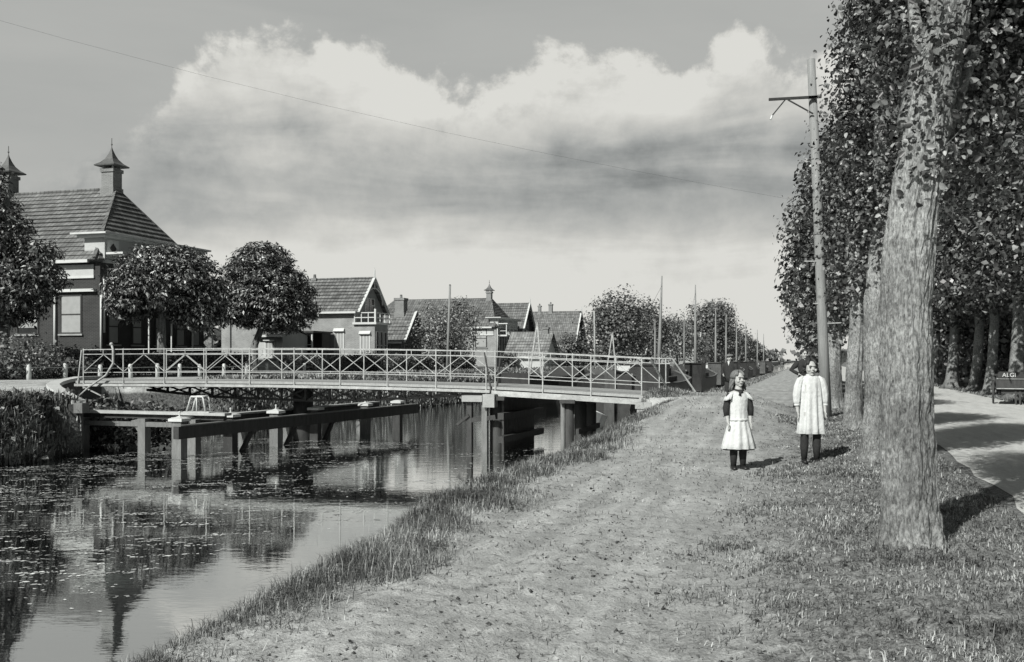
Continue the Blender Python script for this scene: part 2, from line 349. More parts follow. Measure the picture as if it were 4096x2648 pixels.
MT = dict(
    ground=M_ground(), road=M_road(), water=M_water(),
    bark=M_bark("furrowed_bark", .285, 46, 17.0, .018), bark_far=M_bark("dark_bark", .22, 10, 1.5, .03),
    leaf=M_leaf("lime_leaves", .025, .34, .10, .4, .5, 2.8), leaf_near=M_leaf("near_lime_leaves", .025, .32, .10, .4, .5, 2.6, 2.6), chest=M_leaf("chestnut_leaves", .02, .60, .08, .4, .5, 3.6),
    leaf_pale=M_leaf("pale_leaves", .08, .34), leaf_far=M_leaf("far_leaves", .06, .24),
    grass=M_leaf("grass_blades", .09, .46, .2, .6, .2), weed=M_leaf("duckweed", .30, .62, .0, .8, .1), litter=M_leaf("dry_litter", .05, .30, .0, .9, .1),
    worn=M("worn_white_beam", .42, .35, 2.2, .8, .01, 14, detail=6),
    white=M("white_paint", .62, .12, 2.5, .55, .002, 40), cream=M("cream_plaster", .50, .12, 1.2, .8, .004, 25),
    rail=M("painted_iron_rail", .40, .35, 6, .6), iron=M("tarred_iron", .045, .3, 6, .5), deck=M("deck_planks", .36, .18, 4, .8, .006, 30, stretch=(6, .6, 1)),
    tar=M("tarred_timber", .055, .35, 4, .7, .006, 20, stretch=(2, 2, .5)), wood=M("weathered_timber", .19, .25, 5, .85, .008, 22, stretch=(3, 3, .6)),
    woodlight=M("bleached_plank", .46, .16, 4, .85, .005, 25), pole=M("pole_timber", .26, .25, 5, .85, .006, 20, stretch=(5, 5, .35)),
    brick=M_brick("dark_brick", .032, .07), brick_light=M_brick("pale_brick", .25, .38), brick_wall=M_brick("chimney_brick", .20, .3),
    stone=M("pale_concrete", .36, .15, 3, .9, .01, 18), darkstone=M("dark_masonry", .12, .3, 3, .9, .015, 12),
    tile=M_tile("pantiles", .19), tile_light=M_tile("light_pantiles", .25), slate=M("zinc_cap", .13, .3, 4, .5),
    glass=M("window_glass", .03, .3, 2, .08, spec=.8), blind=M("white_blind", .36, .1, 4, .8), frame=M("window_frame", .5, .1, 5, .6),
    skin=M("skin", .47, .08, 9, .55, warm=.01), dress=M("white_cotton", .64, .08, 7, .85, .02, 11), sleeve=M("dark_wool", .035, .3, 30, .9, .003, 60),
    hair_fair=M("fair_hair", .17, .45, 40, .6, .003, 60, stretch=(3, 3, .4)), hair_dark=M("dark_hair", .04, .4, 40, .5, .003, 60, stretch=(3, 3, .4)),
    eye=M("eye", .02, .1, 5, .25), black=M("black_leather", .02, .2, 10, .4), canvas=M("grey_canvas", .30, .2, 4, .9), lip=M("lips", .16, .1, 9, .5),
    hull=M("tarred_hull", .028, .4, 3, .45), hull_faded=M("faded_hull", .09, .4, 2, .7), cap=M("grey_cap", .22, .2, 20, .9),
)

# ------------------------------------------------------------------ mesh builder
class MB:
    def __init__(s): s.v = []; s.f = []
    def add(s, vs, fs):
        b = len(s.v); s.v += [tuple(q) for q in vs]; s.f += [tuple(i + b for i in f) for f in fs]; return s
    def box(s, x0, x1, y0, y1, z0, z1):
        return s.add([(x0, y0, z0), (x1, y0, z0), (x1, y1, z0), (x0, y1, z0), (x0, y0, z1), (x1, y0, z1), (x1, y1, z1), (x0, y1, z1)],
                     [(0, 3, 2, 1), (4, 5, 6, 7), (0, 1, 5, 4), (1, 2, 6, 5), (2, 3, 7, 6), (3, 0, 4, 7)])
    def bar(s, a, b, w, h=None, up=(0, 0, 1)):
        """rectangular bar from a to b"""
        h = h or w; a = Vector(a); b = Vector(b); d = (b - a).normalized(); u = Vector(up)
        if abs(d.dot(u)) > .99: u = Vector((1, 0, 0))
        sx = d.cross(u).normalized() * w / 2; sy = sx.cross(d).normalized() * h / 2
        vs = [a - sx - sy, a + sx - sy, a + sx + sy, a - sx + sy, b - sx - sy, b + sx - sy, b + sx + sy, b - sx + sy]
        return s.add(vs, [(0, 1, 2, 3), (7, 6, 5, 4), (0, 4, 5, 1), (1, 5, 6, 2), (2, 6, 7, 3), (3, 7, 4, 0)])
    def tube(s, pts, rad, n=8, cap=True, squash=None, up=None):
        pts = [Vector(p) for p in pts]; k = len(pts)
        if not hasattr(rad, '__len__'): rad = [rad] * k
        vs = []; prev = None
        for i, p in enumerate(pts):
            d = (pts[min(i + 1, k - 1)] - pts[max(i - 1, 0)]).normalized()
            ref = prev if prev is not None else (Vector(up) if up else (Vector((0, 1, 0)) if abs(d.y) < .9 else Vector((1, 0, 0))))
            a = (ref - d * ref.dot(d)).normalized(); b2 = d.cross(a); prev = a
            r = rad[i]; ra, rb = r if hasattr(r, '__len__') else (r, r * (squash or 1))
            for j in range(n):
                t = 2 * math.pi * j / n; vs.append(p + a * math.cos(t) * ra + b2 * math.sin(t) * rb)
        fs = [(i * n + j, i * n + (j + 1) % n, (i + 1) * n + (j + 1) % n, (i + 1) * n + j) for i in range(k - 1) for j in range(n)]
        if cap: fs += [tuple(range(n))[::-1], tuple((k - 1) * n + j for j in range(n))]
        return s.add(vs, fs)
    def ball(s, c, r, rings=10, n=16, rot=None):
        vs = []; c = Vector(c); r = Vector(r) if hasattr(r, '__len__') else Vector((r, r, r))
        rot = rot or Matrix.Identity(3)
        vs.append(c + rot @ Vector((0, 0, -r.z)))
        for i in range(1, rings):
            a = -math.pi / 2 + math.pi * i / rings
            for j in range(n):
                t = 2 * math.pi * j / n
                vs.append(c + rot @ Vector((r.x * math.cos(a) * math.cos(t), r.y * math.cos(a) * math.sin(t), r.z * math.sin(a))))
        vs.append(c + rot @ Vector((0, 0, r.z))); L = len(vs) - 1
        fs = [(0, 1 + (j + 1) % n, 1 + j) for j in range(n)]
        for i in range(rings - 2):
            for j in range(n):
                a = 1 + i * n + j; b = 1 + i * n + (j + 1) % n; fs.append((a, b, b + n, a + n))
        q = 1 + (rings - 2) * n
        fs += [(q + j, q + (j + 1) % n, L) for j in range(n)]
        return s.add(vs, fs)
    def loft(s, rings, cap0=True, cap1=True):
        n = len(rings[0]); vs = [p for r in rings for p in r]
        fs = [(i * n + j, i * n + (j + 1) % n, (i + 1) * n + (j + 1) % n, (i + 1) * n + j) for i in range(len(rings) - 1) for j in range(n)]
        if cap0: fs.append(tuple(range(n))[::-1])
        if cap1: fs.append(tuple((len(rings) - 1) * n + j for j in range(n)))
        return s.add(vs, fs)
    def prism(s, poly, h0, h1, axis='z'):
        """extrude a 2-D outline; axis z: poly=(x,y); axis y: poly=(x,z); axis x: poly=(y,z)"""
        def pt(p, h): return (p[0], p[1], h) if axis == 'z' else ((p[0], h, p[1]) if axis == 'y' else (h, p[0], p[1]))
        return s.loft([[pt(p, h0) for p in poly], [pt(p, h1) for p in poly]])
    def build(s, name, mat, parent=None, smooth=False):
        return mesh_obj(name, s.v, s.f, mat, parent, smooth)

# ------------------------------------------------------------------ leaves
def leaf_mesh(name, C, N, size, mat, parent, rng, asp=.6, jitter=.7, droop=0.0, sizevar=.5, hexa=False):
    n = len(C)
    N = N + rng.normal(0, jitter, (n, 3)); N /= np.linalg.norm(N, axis=1)[:, None] + 1e-9
    T = rng.normal(0, 1, (n, 3)); T[:, 2] -= droop
    T -= N * (T * N).sum(1)[:, None]; T /= np.linalg.norm(T, axis=1)[:, None] + 1e-9
    B = np.cross(N, T)
    L = size * (1 + sizevar * (rng.rand(n) * 2 - 1)); Wd = L * asp * .5
    L = L[:, None]; Wd = Wd[:, None]
    a = C; t = C + T * L; m = C + T * L * .45
    bend = N * L * .10
    if hexa:
        l1 = C + T * L * .28; l2 = C + T * L * .68
        V = np.stack([a, l1 + B * Wd * .92 + bend * 1.6, l2 + B * Wd * .85 + bend * 1.2, t - bend * .8, l2 - B * Wd * .85 + bend * 1.2, l1 - B * Wd * .92 + bend * 1.6], 1).reshape(-1, 3)
        k = np.arange(n)[:, None] * 6
        F = np.concatenate([k + np.array([[0, 1, 2, 3]]), k + np.array([[0, 3, 4, 5]])])
        return np_mesh(name, V, F, mat, parent)
    V = np.stack([a, m + B * Wd + bend, t, m - B * Wd + bend], 1).reshape(-1, 3)
    F = np.arange(n * 4).reshape(n, 4)
    return np_mesh(name, V, F, mat, parent)
def crown_points(blobs, nclump, nleaf, rng, spread=.28, shell=.55, hole=0.0, flat=1.0):
    """leaf centres gathered in clumps spread through the crown's ellipsoids"""
    vol = np.array([b[3] * b[4] * b[5] for b in blobs]) ** .72; vol /= vol.sum()
    C = []; N = []
    for bi, b in enumerate(blobs):
        k = max(3, int(nclump * vol[bi]))
        d = rng.normal(0, 1, (k, 3)); d /= np.linalg.norm(d, axis=1)[:, None]
        rad = shell + (1 - shell) * rng.rand(k) ** .6 * (1.0 + .07 * np.clip(rng.normal(0, 1, k), -1.6, 1.6))
        r = np.array(b[3:6]); cen = np.array(b[:3])
        nz = fbm(d[:, 0] * 2.1 + bi, d[:, 2] * 2.1 + d[:, 1], 2, 40 + bi)
        keep = nz > hole
        p = cen + d[keep] * r * (rad * (.80 + .4 * nz))[keep][:, None]; dk = d[keep]
        m = len(p)
        cnt = nleaf
        sp = spread * (.6 + .8 * rng.rand(m))
        off = np.clip(rng.normal(0, 1, (m, cnt, 3)), -1.7, 1.7) * sp[:, None, None]; off[:, :, 2] *= flat
        q = p[:, None, :] + off
        nn = dk[:, None, :] * .7 + off / (sp[:, None, None] + 1e-6) * .35 + np.array([0, 0, .55])
        C.append(q.reshape(-1, 3)); N.append(nn.reshape(-1, 3))
    return np.concatenate(C), np.concatenate(N)
def trunk_mesh(name, pts, rad, mat, parent, n=20, step=.12, rough=.07, seed=0, flare=0.0, limbs=()):
    """one bark surface; limbs join the trunk inside it"""
    mb = MB()
    def run(pts, rad, n, rough, fl):
        P = np.array([tuple(p) for p in pts], float); L = np.concatenate([[0], np.cumsum(np.linalg.norm(np.diff(P, axis=0), axis=1))])
        m = max(3, int(L[-1] / step)); S = np.linspace(0, L[-1], m + 1); t = np.arange(n) * 2 * np.pi / n
        Cn = np.stack([np.interp(S, L, P[:, k]) for k in range(3)], -1); rr = np.interp(S, L, rad)
        T = np.gradient(Cn, axis=0); T /= np.linalg.norm(T, axis=1)[:, None] + 1e-9
        A = np.where(np.abs(T[:, :1]) < .8, np.array([[1., 0, 0]]), np.array([[0, 1., 0]])); A = A - T * (A * T).sum(1)[:, None]; A /= np.linalg.norm(A, axis=1)[:, None]; B = np.cross(T, A)
        SS, TT = np.meshgrid(S, t, indexing='ij')
        q = fbm(np.cos(TT) * 3 + 5 + seed * 3.1, SS * 1.4 + np.sin(TT) * 3, 3, seed)
        f = 1 + rough * 2 * (q - .5)
        if n >= 28:     # furrows wandering up the bole, and a few knots
            R_ = rad[0]; u = TT * R_ * 30; u2 = np.where(TT > np.pi, u, u + 2 * np.pi * R_ * 30); wv = 1.6 * fbm(np.cos(TT) * 2, SS * 2.2 + np.sin(TT) * 2, 2, seed + 2)
            g1 = np.abs(fbm(u + wv * 2, SS * 4.5, 3, seed + 4, .6) - .5) * 2
            g2 = np.abs(fbm(u2 + wv * 2, SS * 4.5, 3, seed + 4, .6) - .5) * 2
            bl = np.clip((TT - .0) / .5, 0, 1); g = g1 * bl + g2 * (1 - bl)
            f = f + .10 * (np.clip(g * 2.6, 0, 1) - .75)
            kr = np.random.RandomState(seed)
            for _ in range(9):
                ks, kt, kw = kr.rand() * L[-1] * .8, kr.rand() * 6.28, .05 + .05 * kr.rand(); dt = np.abs((TT - kt + np.pi) % (2 * np.pi) - np.pi) * R_
                d2 = np.sqrt(dt ** 2 + (SS - ks) ** 2); f = f + .16 * np.exp(-(d2 / kw) ** 2) - .12 * np.exp(-(d2 / (kw * .4)) ** 2)
        if fl: f = f * (1 + fl * np.exp(-SS / .20) * (1 + .55 * np.sin(TT * 4 + seed) + .35 * np.sin(TT * 7 + 2 * seed)))
        Rr = rr[:, None] * f
        V = Cn[:, None, :] + A[:, None, :] * (np.cos(TT) * Rr)[..., None] + B[:, None, :] * (np.sin(TT) * Rr)[..., None]
        mb.loft([[tuple(v) for v in ring] for ring in V.tolist()])
    run(pts, rad, n, rough, flare)
    for lp, lr in limbs: run(lp, lr, 7, .05, 0)
    return mb.build(name, mat, parent, smooth=True)

def make_tree(name, x, y, z, label, blobs, trunk, trad, cat='tree', group=None, nclump=200, nleaf=40, leaf=.12, spread=.3, mat=None, bark=None,
              seed=1, asp=.6, droop=0, shell=.5, hole=.3, flare=.25, n=16, limbs=None, step=.2, flat=1.0, rough=.07, hexa=False, twigs=0):
    rng = np.random.RandomState(seed)
    root = empty(name, (x, y, z), 0, label, cat, group)
    lm = []
    if limbs is None:
        for b in blobs:
            k = min(range(len(trunk)), key=lambda i: abs(trunk[i][2] - (b[2] - b[5] * .6)))
            a = Vector(trunk[k]); e = Vector(b[:3]) + Vector((0, 0, .2))
            if (e - a).length > .6:
                mid = (a + e) / 2 + Vector((0, 0, .15 * (e - a).length * .4)); r0 = trad[k] * .5
                lm.append(([a, mid, e], [r0, r0 * .6, r0 * .2]))
    else: lm = limbs
    trunk_mesh('trunk', trunk, trad, bark or MT['bark_far'], root, n=n, step=step, seed=seed, flare=flare, limbs=lm, rough=rough)
    C, N = crown_points(blobs, nclump, nleaf, rng, spread, shell, hole, flat)
    if twigs:
        tb = MB(); tr = np.array(trunk, float)
        for k in rng.choice(len(C) // nleaf, twigs):
            q = C[k * nleaf:(k + 1) * nleaf].mean(0); zz = max(tr[0, 2] + 2.0, q[2] - .35 - .5 * np.hypot(q[0], q[1])); a = np.array([np.interp(zz, tr[:, 2], tr[:, 0]), np.interp(zz, tr[:, 2], tr[:, 1]), zz])
            a = q + (a - q) * min(1, .8 / max(.01, np.linalg.norm(a - q))); md = (a + q) / 2 + rng.normal(0, .06, 3); tb.tube([tuple(a), tuple(md), tuple(q)], [.009, .006, .003], 5, cap=False)
        tag(tb.build('twigs', MT['bark_far'], root, True), kind='stuff')
    leaf_mesh('crown', C, N, leaf, mat or MT['leaf'], root, rng, asp=asp, droop=droop, hexa=hexa)
    return root

# ================================================================== SETTING: ground, road, water
def build_ground():
    o_d = np.arange(-6.2, 3.2, .045)
    o_l = np.concatenate([np.linspace(-900, -80, 9), np.linspace(-60, -30, 12), np.arange(-28, -22, .6), np.arange(-22, -16, .16), np.arange(-15.8, -8.5, .8), np.arange(-8.4, -6.2, .16),
                          o_d, np.arange(3.3, 10, .35), np.linspace(11, 60, 14), np.linspace(80, 900, 9)])
    c = [2.2]
    while c[-1] < 38: c.append(c[-1] + max(.03, c[-1] * .0052))
    c = np.array(c)
    extra = np.array([24.62, 24.72, 28.33, 28.47])
    c_l = np.concatenate([np.linspace(-300, -30, 6), np.arange(-25, 2, 1.2), c, extra, np.arange(38.5, 60, .8), np.linspace(62, 200, 50), np.linspace(210, 1800, 40)])
    c_l = np.unique(np.round(c_l, 4)); o_l = np.unique(np.round(o_l, 4))
    O, Cc = np.meshgrid(o_l, c_l)
    Zh = height(O, Cc)
    Xw = O * CT + Cc * ST; Yw = -O * ST + Cc * CT
    V = np.stack([Xw, Yw, Zh], -1).reshape(-1, 3); nx = len(o_l); ny = len(c_l)
    i = np.arange(nx - 1)[None, :] + np.arange(ny - 1)[:, None] * nx
    F = np.stack([i, i + 1, i + 1 + nx, i + nx], -1).reshape(-1, 4)
    g = np_mesh('ground', V, F, MT['ground'], smooth=True); tag(g, kind='structure')
    # road beyond the trees
    ol = np.linspace(2.15, 7.1, 14); cl = np.concatenate([np.linspace(-30, 60, 90), np.linspace(65, 500, 40)])
    O, Cc = np.meshgrid(ol, cl); Ow = O + np.where(O < 2.2, .25 * (fbm(Cc * .6, Cc * 0, 3, 8) - .5) * 2, 0)
    Zh = np.maximum(height(Ow, Cc, False), height(O, Cc, False)) + .008
    V = np.stack([Ow * CT + Cc * ST, -Ow * ST + Cc * CT, Zh], -1).reshape(-1, 3); nx = len(ol)
    i = np.arange(nx - 1)[None, :] + np.arange(len(cl) - 1)[:, None] * nx
    F = np.stack([i, i + 1, i + 1 + nx, i + nx], -1).reshape(-1, 4)
    tag(np_mesh('road', V, F, MT['road'], smooth=True), kind='structure')
    # water
    q = [W(-24, -60, WATER), W(-3.6, -60, WATER), W(-3.4, 1700, WATER), W(-24, 1700, WATER)]
    tag(mesh_obj('water', q, [(0, 1, 2, 3)], MT['water']), kind='structure')
build_ground()

# ================================================================== BRIDGE
def bridge():
    C0, C1 = 0.0, 3.05          # near and far side in local y (thing origin at c = 25)
    def camber(o):              # deck height above z=0, falls to the right bank
        return float(np.interp(o, [-21, -17, -14, -11, -8, -6, -4], [.93, .95, .945, .91, .85, .76, .66]))
    def span(label, o0, o1, posts, far_posts, name):
        t = thing_oc(name, 0, 25.0, 0, label, 'bridge', 'spans of the iron footbridge')
        def Z(o, dz): return camber(o) + dz
        ks = np.linspace(o0, o1, 9)
        dk = MB(); gd = MB(); fl = MB(); kb = MB()
        for a, b in zip(ks[:-1], ks[1:]):
            for (mb, y0, y1, z0, z1) in ((dk, C0 + .02, C1 - .02, -.07, 0), (gd, C0 + .06, C0 + .14, -.20, -.073), (gd, C1 - .14, C1 - .06, -.20, -.073),
                                         (fl, C0 - .10, C0 + .12, -.245, -.203), (fl, C1 - .12, C1 + .10, -.245, -.203)):
                vs = [(a, y0, Z(a, z0)), (b, y0, Z(b, z0)), (b, y1, Z(b, z0)), (a, y1, Z(a, z0)), (a, y0, Z(a, z1)), (b, y0, Z(b, z1)), (b, y1, Z(b, z1)), (a, y1, Z(a, z1))]
                mb.add(vs, [(0, 3, 2, 1), (4, 5, 6, 7), (0, 1, 5, 4), (1, 2, 6, 5), (2, 3, 7, 6), (3, 0, 4, 7)])
        dk.build('deck', MT['deck'], t)
        for sgn in (0, 1):
            g = MB(); yy = C0 + .06 if sgn == 0 else C1 - .14
            for a, b in zip(ks[:-1], ks[1:]):
                g.bar((a, yy + .04, Z(a, -.13)), (b, yy + .04, Z(b, -.13)), .07, .11)
            g.build('girder', MT['iron'], t)
            g = MB(); yy = C0 + .01 if sgn == 0 else C1 - .01
            th = .075 if 'swing' in name else .14; tp = .09 if 'swing' in name else .10
            for a, b in zip(ks[:-1], ks[1:]):
                g.bar((a, yy - .02 if sgn == 0 else yy + .02, Z(a, -tp - th / 2)), (b, yy - .02 if sgn == 0 else yy + .02, Z(b, -tp - th / 2)), .075, th)
            g.build('flange', MT['worn'], t)
        for yy, ps in ((C0, posts), (C1, far_posts)):
            ra = MB(); pr = None
            def rail(mb, dz, w_):
                xs = [ps[0]] + [p for p in ps[1:]]
                for a, b in zip(xs[:-1], xs[1:]): mb.bar((a, yy, Z(a, dz)), (b, yy, Z(b, dz)), w_, w_)
            r = MB(); rail(r, .93, .026); rail(r, .79, .022); rail(r, .25, .020)
            rr = r.build('railing', MT['rail'], t)
            dg = MB()
            for a, b in zip(ps[:-1], ps[1:]):
                m_ = (a + b) / 2
                dg.bar((a, yy + .02, Z(a, .27)), (m_, yy + .02, Z(m_, .78)), .018); dg.bar((m_, yy + .02, Z(m_, .78)), (b, yy + .02, Z(b, .27)), .018)
                dg.bar((m_, yy, Z(m_, .775)), (m_, yy, Z(m_, .915)), .018)
            dg.build('lattice', MT['rail'], rr)
            for p in ps:
                MB().bar((p, yy, Z(p, -.24)), (p, yy, Z(p, .96)), .028).build('post', MT['rail'], rr)
        return t
    near = [-20.9 + 1.41 * i for i in range(10)]
    t = span('long iron swing span with a lattice railing and a truss under its deck', -21.2, -8.1, near, [-20.2 + 1.41 * i for i in range(9)], 'swing_bridge_span')
    # lattice truss under the deck
    for y in (1.0,):
        tr = MB(); xs = np.linspace(-19.4, -8.6, 15)
        def low(o): return float(np.interp(o, [-19.4, -17.2, -14, -11.5, -8.6], [.64, .46, .38, .44, .62]))
        for a, b in zip(xs[:-1], xs[1:]):
            tr.bar((a, y, low(a)), (b, y, low(b)), .10, .07)
            tr.bar((a, y, low(a)), (b, y, .74), .045, .045, (0, 1, 0)); tr.bar((a, y + .06, .74), (b, y + .06, low(b)), .045, .045, (0, 1, 0))
        for a in xs[1:-1]: tr.bar((a, y - .08, low(a)), (a, y - .06, .76), .06)
        tr.build('truss', MT['iron'], t)
    b = MB(); b.tube([(-14.6, 1.9, -1.6), (-14.6, 1.9, .70)], [.30, .30], 14); b.build('pivot_post', MT['tar'], t, True)
    # curved locking lever at the left end
    b = MB(); b.tube([(-20.85, -.25, .48), (-20.55, -.2, .74), (-20.0, -.12, 1.1), (-19.78, -.08, 1.45), (-19.80, -.06, 1.86), (-19.86, -.05, 2.0)], [.028, .03, .035, .038, .035, .03], 8); b.ball((-19.87, -.05, 2.02), .055, 6, 8)
    b.build('locking_lever', MT['rail'], t, True)
    b = MB(); b.bar((-21.1, -.02, .75), (-20.95, -.02, 1.85), .03); b.bar((-20.9, -.02, .75), (-19.9, -.3, .45), .03); b.build('stay', MT['rail'], t)
    t2 = span('short fixed iron span with a bright edge beam beside the path', -8.05, -3.85, [-7.96, -6.67, -5.4, -4.1], [-7.9, -6.6, -5.35, -4.1], 'fixed_bridge_span')
    # slanting rail ends running down to the path
    b = MB(); b.bar((-4.1, 0, 1.59), (-3.88, .0, 1.585), .028); b.bar((-3.88, .0, 1.585), (-3.5, 1.1, .62), .045)
    b.build('rail_end', MT['rail'], t2)
    b = MB(); b.bar((-4.1, 3.05, 1.59), (-3.75, 3.05, 1.60), .028); b.bar((-3.75, 3.05, 1.6), (-3.1, 3.45, .58), .04); b.bar((-3.92, 3.05, .6), (-3.92, 3.05, 1.6), .03)
    b.bar((-4.1, 3.05, 1.45), (-3.8, 3.05, 1.45), .022); b.bar((-4.1, 3.05, .92), (-3.8, 3.05, .92), .02)
    b.build('rail_end', MT['rail'], t2)
    b = MB(); b.bar((-8.05, -.02, .66), (-8.25, -.02, 1.75), .035); b.bar((-8.02, .3, .66), (-7.9, .3, 1.75), .035); b.build('gate_post', MT['tar'], t2)
bridge()

def piles():
    # timber pier where the two spans meet
    t = thing_oc('timber_pier', -8.0, 25.0, 0, 'broad dark timber pier with cross beams where the two bridge spans meet', 'pier')
    for (x, y) in ((0, .25), (0, 1.0), (0, 1.75), (0, 2.5), (0, 3.1)):
        b = MB(); b.tube([(x, y, -2), (x, y, .52)], [.19, .18], 12); b.build('pile', MT['tar'], t, True)
    b = MB()
    for i in range(14): b.box(.17, .23, .15 + i * .215, .355 + i * .215, -1.3, .50)
    b.build('plank_wall', MT['tar'], t)
    for z in (.10, -.50):
        b = MB(); b.bar((.33, -.45, z), (.33, 3.6, z - .04), .16, .17); b.build('wale', MT['tar'], t)
    b = MB(); b.box(-.28, .36, -.25, 3.4, .50, .60); b.build('cap_beam', MT['tar'], t)
    b = MB(); b.bar((-.62, -.12, -2), (-.62, -.12, .44), .13); b.build('pile', MT['tar'], t)
    b = MB(); b.bar((-.2, -.12, -2), (-.2, -.12, .44), .15); b.build('pile', MT['wood'], t)
    b = MB(); b.bar((-.72, -.14, -.05), (.1, -.14, .06), .08, .12); b.bar((-.62, -.2, .1), (-.95, -.2, -.15), .07); b.build('brace', MT['tar'], t)
    b = MB(); b.box(-.78, -.22, -.32, .0, .46, .62); b.build('bearing_block', MT['stone'], t)
    b = MB(); b.box(-.20, .12, -.33, -.02, .32, .66); b.build('bearing_block', MT['stone'], t)
    # second bent under the fixed span
    t = thing_oc('pile_bent', -6.0, 25.0, 0, 'open pile bent of round posts under the fixed span, right of the broad pier', 'pier')
    for (x, y, r, m) in ((-.05, .25, .15, 'tar'), (-.16, .10, .06, 'wood'), (.02, 1.35, .17, 'tar'), (0, 2.8, .15, 'tar')):
        b = MB(); b.tube([(x, y, -2), (x, y, .50)], r, 12); b.build('pile', MT[m], t, True)
    b = MB(); b.box(-.2, .2, -.1, 3.1, .44, .53); b.build('cap_beam', MT['tar'], t)
    b = MB(); b.bar((.2, .2, -.3), (.2, 2.9, -.3), .08, .14); b.build('wale', MT['tar'], t)
    # abutment on the right bank
    t = thing_oc('bridge_abutment', -4.0, 25.0, 0, 'pale concrete abutment carrying the right end of the footbridge', 'abutment')
    b = MB(); b.box(-.16, .16, -.35, 3.4, -2, .34); b.box(-.20, .20, -.38, 3.43, .34, .50); b.build('wall', MT['stone'], t)
    b = MB(); b.box(-.12, .22, -.28, -.02, .503, .66); b.build('block', MT['stone'], t)
piles()

def curved_wall():
    t = thing_oc('retaining_wall', -20, 23, 0, 'curved retaining wall with a white coping round the swing pit on the far bank', 'retaining wall')
    pts = [(-2.4, 4.6, .90), (-2.4, 3.7, .90), (-1.85, 2.4, .84), (-1.25, 1.4, .80), (-.6, .5, .75), (.1, -.2, .69), (.95, -.9, .60), (1.7, -1.5, .50), (2.35, -1.95, .42)]
    P = [Vector((p[0] , p[1], p[2])) for p in pts]
    def off(i):
        d = P[min(i + 1, len(P) - 1)] - P[max(i - 1, 0)]; d.z = 0; d.normalize(); return Vector((-d.y, d.x, 0))
    co = MB(); wl = MB(); rings = []; wr = []
    for i, p in enumerate(P):
        n = off(i)
        a = p + n * .10; b = p - n * .24
        rings.append([a + Vector((0, 0, .02)), b + Vector((0, 0, .02)), b + Vector((0, 0, .12)), a + Vector((0, 0, .12))])
        a = p + n * .04; b = p - n * .3
        wr.append([Vector((a.x, a.y, -2)), Vector((b.x, b.y, -2)), b + Vector((0, 0, .017)), a + Vector((0, 0, .017))])
    co.loft(rings); co.build('coping', MT['white'], t)
    wl.loft(wr); wl.build('wall', MT['darkstone'], t)  # dark masonry tone carries the shade inside the swing pit
    e = P[-1]
    MB().box(e.x - .08, e.x + .18, e.y - .20, e.y + .06, .22, .47).build('end_block', MT['wood'], t)
curved_wall()

